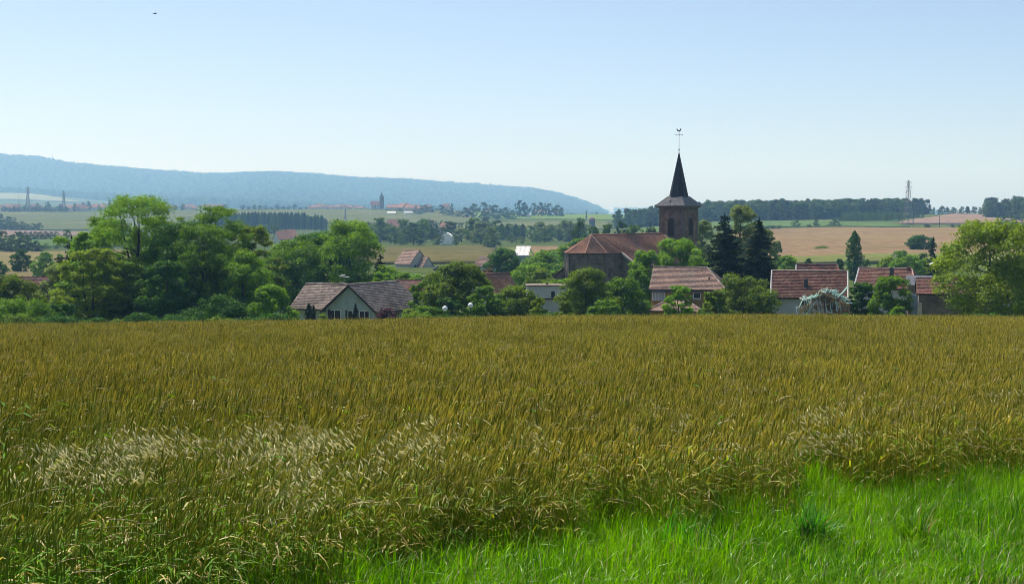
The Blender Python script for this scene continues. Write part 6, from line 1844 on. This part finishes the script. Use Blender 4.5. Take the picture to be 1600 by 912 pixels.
for x in (-14, -10, -6):
    mb = MB(); mb.box(x - .6, x + .6, -.05, -.004, e - 5, e - 1.5); mb.build("window", M['glass'], hc)
mb = MB(); mb.box(-.7, .7, -.06, -.004, t0 - 6, t0 - 2); mb.build("belfry_opening", M['wood_dark'], hc)

# long barn, sheds, dome and round water tower
def shed(px, row, D, w, d, wall, rise, roofm, wallm, name, label, cat="barn", rz=0.0):
    x = wx(px, D); z = h(x, D); t = thing(name, (x, D, z), rz, label, cat); up = min(1.5, max(0, wz(row, D) - z))
    mb = MB(); gable_wall(mb, w, d, up + wall, rise, 'x'); mb.build("wall", M[wallm], t)
    mb = MB()
    for s in (0, 1):
        y0, y1 = (-0.6, d / 2) if s == 0 else (d + 0.6, d / 2)
        mb.slab([(-w / 2 - .4, y0, up + wall), (w / 2 + .4, y0, up + wall), (w / 2 + .4, y1, up + wall + rise + .3), (-w / 2 - .4, y1, up + wall + rise + .3)], .2)
    mb.build("roof", M[roofm], t)
    return t
shed(844, 330, 1990, 21, 10, 3.0, 1.9, 'tile_far', 'membrane', "long_barn", "long white barn with red roof between dark trees")
shed(868, 329, 1990, 8, 8, 2.6, 2.0, 'tile_far', 'plaster_white', "long_barn", "short white barn right of the long one")
shed(612, 339, 1900, 11, 8, 2.0, 1.5, 'tin', 'membrane', "farm_shed", "pale farm shed below the hilltop village, left one", "shed")
shed(639, 337, 1900, 11, 8, 2.4, 2.0, 'tin', 'membrane', "farm_shed", "pale farm shed below the hilltop village, right one", "shed", 0.4)
shed(826, 334, 1800, 6, 6, 2.2, 1.2, 'tin', 'membrane', "farm_shed", "small white shed left of the long barn", "shed")
dx_, dD = wx(698, 800), 800.0
dome = thing("storage_dome", (dx_, dD, h(dx_, dD)), 0, "bright white fabric dome hall between the valley trees", "hall")
zb = dome.location.z; dr = 11 * dD / F_PX; dh = wz(364, dD) - zb; e_ = wz(382, dD) - zb
mb = MB(); n = 14
arc = [(dr * math.cos(math.pi * k / n), e_ + (dh - e_) * math.sin(math.pi * k / n)) for k in range(n + 1)]
mb.faces([(x, 0, z) for x, z in arc] + [(x, 14, z) for x, z in arc], [(k, k + 1, n + 2 + k, n + 1 + k) for k in range(n)] + [tuple(range(n + 1)), tuple(range(2 * n + 1, n, -1))]); mb.build("fabric_roof", M['membrane'], dome)
mb = MB(); mb.box(-dr, dr, 0.02, 14, -1.5, e_ - 0.01); mb.build("wall", M['tile_far_brown'], dome)
mb = MB(); mb.box(-1.6, 1.6, -0.1, 0.0, -1.0, e_ - 0.2); mb.build("door", M['tile_far'], dome)
tx, tD = wx(925, 1350), 1350.0
wt = thing("domed_tower", (tx, tD, h(tx, tD)), 0, "grey round tower with dark domed cap and mast beyond the church", "tower")
zb = wt.location.z; z1 = wz(344, tD) - zb; z2 = wz(339.5, tD) - zb
mb = MB(); mb.lathe([(2.9, -1), (2.7, z1 * .6), (2.9, z1)], 16); mb.build("shaft", M['zinc'], wt)
mb = MB(); mb.lathe([(3.1, z1 + .02), (2.9, z1 + (z2 - z1) * .5), (1.7, z1 + (z2 - z1) * .9), (.3, z2 + .3)], 16); mb.build("dome", M['tile_old'], wt)
mb = MB(); mb.bar((0, 0, z2), (0, 0, wz(331, tD) - zb), .12, 5, .05); mb.build("mast", M['steel'], wt)

# ------------------------------------------------------------------ pylons, poles, mast
def pylon(px, top, base, D, label, arms=3, rz=0.2, wbase=None, fat=1.0):
    x = wx(px, D); z = h(x, D); H_ = wz(top, D) - z
    t = thing("power_pylon", (x, D, z), rz, label, "pylon", "lattice pylons")
    wb = wbase or H_ * 0.085; r = 0.00016 * D * fat
    wat = lambda f: wb * (1 - f) ** 1.0 * 0.95 + wb * 0.10
    mb = MB()
    lv = [0, .16, .30, .43, .55, .66, .76, .85, .93, 1.0]
    for s in range(4):
        c = [(1, 1), (-1, 1), (-1, -1), (1, -1)]
        for a, b in zip(lv[:-1], lv[1:]):
            p = lambda f, k: (c[k][0] * wat(f), c[k][1] * wat(f), H_ * f)
            mb.bar(p(a, s), p(b, s), r, 4)
            mb.bar(p(a, s), p(b, (s + 1) % 4), r * .6, 4); mb.bar(p(a, (s + 1) % 4), p(b, s), r * .6, 4)
            mb.bar(p(b, s), p(b, (s + 1) % 4), r * .6, 4)
    mb.build("lattice_mast", M['steel'], t)
    for k in range(arms):
        f = 0.96 - k * 0.10; L = H_ * (0.075 + 0.018 * (k == 1))
        mb = MB()
        for s in (-1, 1):
            tip = (s * L, 0, H_ * f); w_ = wat(f)
            for yy in (-1, 1): mb.bar((s * w_, yy * w_, H_ * f), tip, r * .8, 4)
            mb.bar((0, 0, H_ * (f + 0.035)), tip, r * .6, 4); mb.bar((tip[0], 0, tip[2]), (tip[0], 0, tip[2] - H_ * .03), r * .9, 5)
        mb.build("cross_arm", M['steel'], t)
    return t
pylon(1418, 282, 353, 945, "tall lattice pylon on the ridge, largest of all pylons", rz=0.5)
pylon(45, 292, 325, 2080, "lattice pylon over the far left village, left one", rz=0.1, fat=0.85)
pylon(101, 298, 325, 2140, "lattice pylon over the far left village, right one", rz=0.1, fat=0.85)
pylon(916, 329, 352, 1650, "thin lattice pylon left of the domed tower", rz=0.3, fat=0.7)
pylon(540, 327, 347, 1700, "faint lattice pylon below the hilltop village", rz=0.3, fat=0.7)
def pole(px, top, D, label, r=0.12):
    x = wx(px, D); z = h(x, D); t = thing("utility_pole", (x, D, z), 0, label, "pole", "utility poles"); H_ = wz(top, D) - z
    mb = MB(); mb.bar((0, 0, -1), (0, 0, H_), r, 6, r * .7); mb.build("post", M['wood_dark'], t)
    mb = MB(); mb.bar((-.9, 0, H_ - .5), (.9, 0, H_ - .5), r * .5, 4); mb.build("cross_arm", M['wood_dark'], t)
pole(1467, 337, 960, "wooden pole on the pink field right of the tall pylon", 0.2)
pole(30, 305, 2050, "thin pole left of the far left pylons", 0.25)
pole(792, 338, 1250, "thin pole in the olive field above the valley", 0.16)
mx_, mD = wx(84, 8300), 8300.0
mast = thing("radio_mast", (mx_, mD, h(mx_, mD)), 0, "thin radio mast on the crest of the wooded hill", "mast")
zb = mast.location.z
mb = MB(); mb.bar((0, 0, 0), (0, 0, wz(239, mD) - zb), 1.5, 6, 1.0); mb.build("pole", M['steel'], mast)
mb = MB(); zt = wz(243, mD) - zb; mb.lathe([(2.2, zt - 5), (2.2, zt + 5)], 8); mb.build("antenna_drum", M['lamp_white'], mast)

# bird high over the field
bd = thing("flying_bird", (wx(247, 120), 120, wz(22, 120)), R(25), "small dark bird gliding high in the sky", "bird")
mb = MB(); mb.tube([(-0.17, 0, 0), (-0.08, 0, 0.005), (0.03, 0, 0.01), (0.11, 0, 0.02), (0.15, 0, 0.01)], [0.004, 0.028, 0.036, 0.02, 0.004], 8); mb.build("body", M['feather'], bd, smooth=True)
for s in (-1, 1):
    mb = MB(); p = [(0.06, s * .02, .01), (0.09, s * .14, .07), (0.03, s * .30, .06), (-0.02, s * .29, .058), (-0.02, s * .13, .06), (-0.05, s * .02, .01)]
    mb.faces(p + [(x, y, z - .006) for x, y, z in p], [tuple(range(6)), tuple(range(11, 5, -1))] + [(i, 6 + i, 6 + (i + 1) % 6, (i + 1) % 6) for i in range(6)]); mb.build("wing", M['feather'], bd)
mb = MB(); mb.slab([(-.15, -.02, .004), (-.27, -.06, .0), (-.25, 0, 0), (-.27, .06, 0), (-.15, .02, .004)], .005); mb.build("tail", M['feather'], bd)

# ------------------------------------------------------------------ single out things that share a label by where they stand
MARKS = [(-10, "at the far left edge"), (40, "below the hazel"), (92, "below the grey green shrub"), (140, "below the leaning acacia"), (200, "below the tallest acacia"), (262, "below the dark full tree"), (330, "below the narrow acacia"), (390, "below the grove's right end"), (440, "left of the bungalow"),
         (640, "right of the bungalow"), (695, "by the first globe lamp"), (735, "by the second globe lamp"), (790, "left of the white workshop"), (856, "in front of the white workshop"), (920, "below the apse walnut"), (970, "left of the ochre house"), (1075, "in front of the ochre house"), (1130, "right of the ochre house"), (1175, "left of the cottage"), (1345, "right of the netted bush"), (1395, "in front of the farmhouse"), (1440, "by the grey barn door"), (1500, "below the walnut's left side"), (1560, "below the walnut's right side"), (1620, "at the far right edge")]
ORD = ["leftmost", "second from left", "third from left", "fourth from left", "fifth from left", "sixth from left", "seventh from left", "eighth from left", "ninth from left", "tenth from left", "eleventh from left", "twelfth from left", "thirteenth from left", "fourteenth from left"]
def px_of(o): return 800 + F_PX * o.location.x / max(1.0, o.location.y)
tops = [o for o in scene.objects if o.parent is None and o.get("category") and o.get("group")]
for o in tops:
    p = px_of(o)
    mark = min(MARKS, key=lambda m: abs(m[0] - p))[1]
    if o.name.startswith("edge_scrub"): o["label"] = "low weedy scrub at the field's far edge, " + mark
    elif o.name.startswith("backyard_tree"):
        tint = {'leaf_mid': "mid green", 'leaf_bright': "bright green", 'leaf_olive': "olive green", 'leaf_dark': "dark green"}
        crown = [c for c in o.children if c.name.startswith("crown")][0]
        place_ = "beyond the acacia grove" if p < 420 else "behind the farmhouse" if p > 1300 else "behind the bungalow" if p < 620 else "behind the largest fruit tree" if p < 760 else "behind the white workshop" if p < 860 else "by the church"
        o["label"] = tint[crown.data.materials[0].name] + " garden tree " + place_
    elif o.get("group") == "trees along the valley stream":
        o["label"] = o["label"].replace("in the valley tree belt", "in the valley tree belt " + ("left of the white dome" if p < 684 else "right of the white dome" if p < 760 else "behind the tin barn" if p < 830 else "left of the church"))
    elif o.get("group") == "trees around the far villages" and "far rise" in o["label"]:
        o["label"] = "dark tree on the far rise " + ("among the hilltop village's right houses" if p < 690 else "left of the long barn" if p < 805 else "around the long barn")
same = {}
for o in tops: same.setdefault(o["label"], []).append(o)
for lab, os_ in same.items():
    if 2 <= len(os_) <= 14:
        for i, o in enumerate(sorted(os_, key=px_of)):
            o["label"] = lab + ", " + ("rightmost" if i == len(os_) - 1 else ORD[i])
# ------------------------------------------------------------------ haze
mb = MB()
mb.box(-9800, 9800, -90, 12000, -125, 440)
hm = bpy.data.materials.new("haze"); hm.use_nodes = True
hn = hm.node_tree.nodes; hl = hm.node_tree.links
hn.clear()
ho = hn.new("ShaderNodeOutputMaterial"); hv = hn.new("ShaderNodeVolumePrincipled")
hv.inputs["Color"].default_value = (0.30, 0.58, 1.0, 1.0)
hv.inputs["Density"].default_value = 0.000155
hv.inputs["Anisotropy"].default_value = 0.25
hv.inputs["Absorption Color"].default_value = (1.0, 1.0, 1.0, 1.0)   # the air only scatters, it does not absorb
hl.new(hv.outputs[0], ho.inputs["Volume"])
haze = mb.build("haze", hm)
tag(haze, "thin bluish summer haze over the whole valley", "haze", kind="stuff")
hm.cycles.volume_sampling = "DISTANCE"
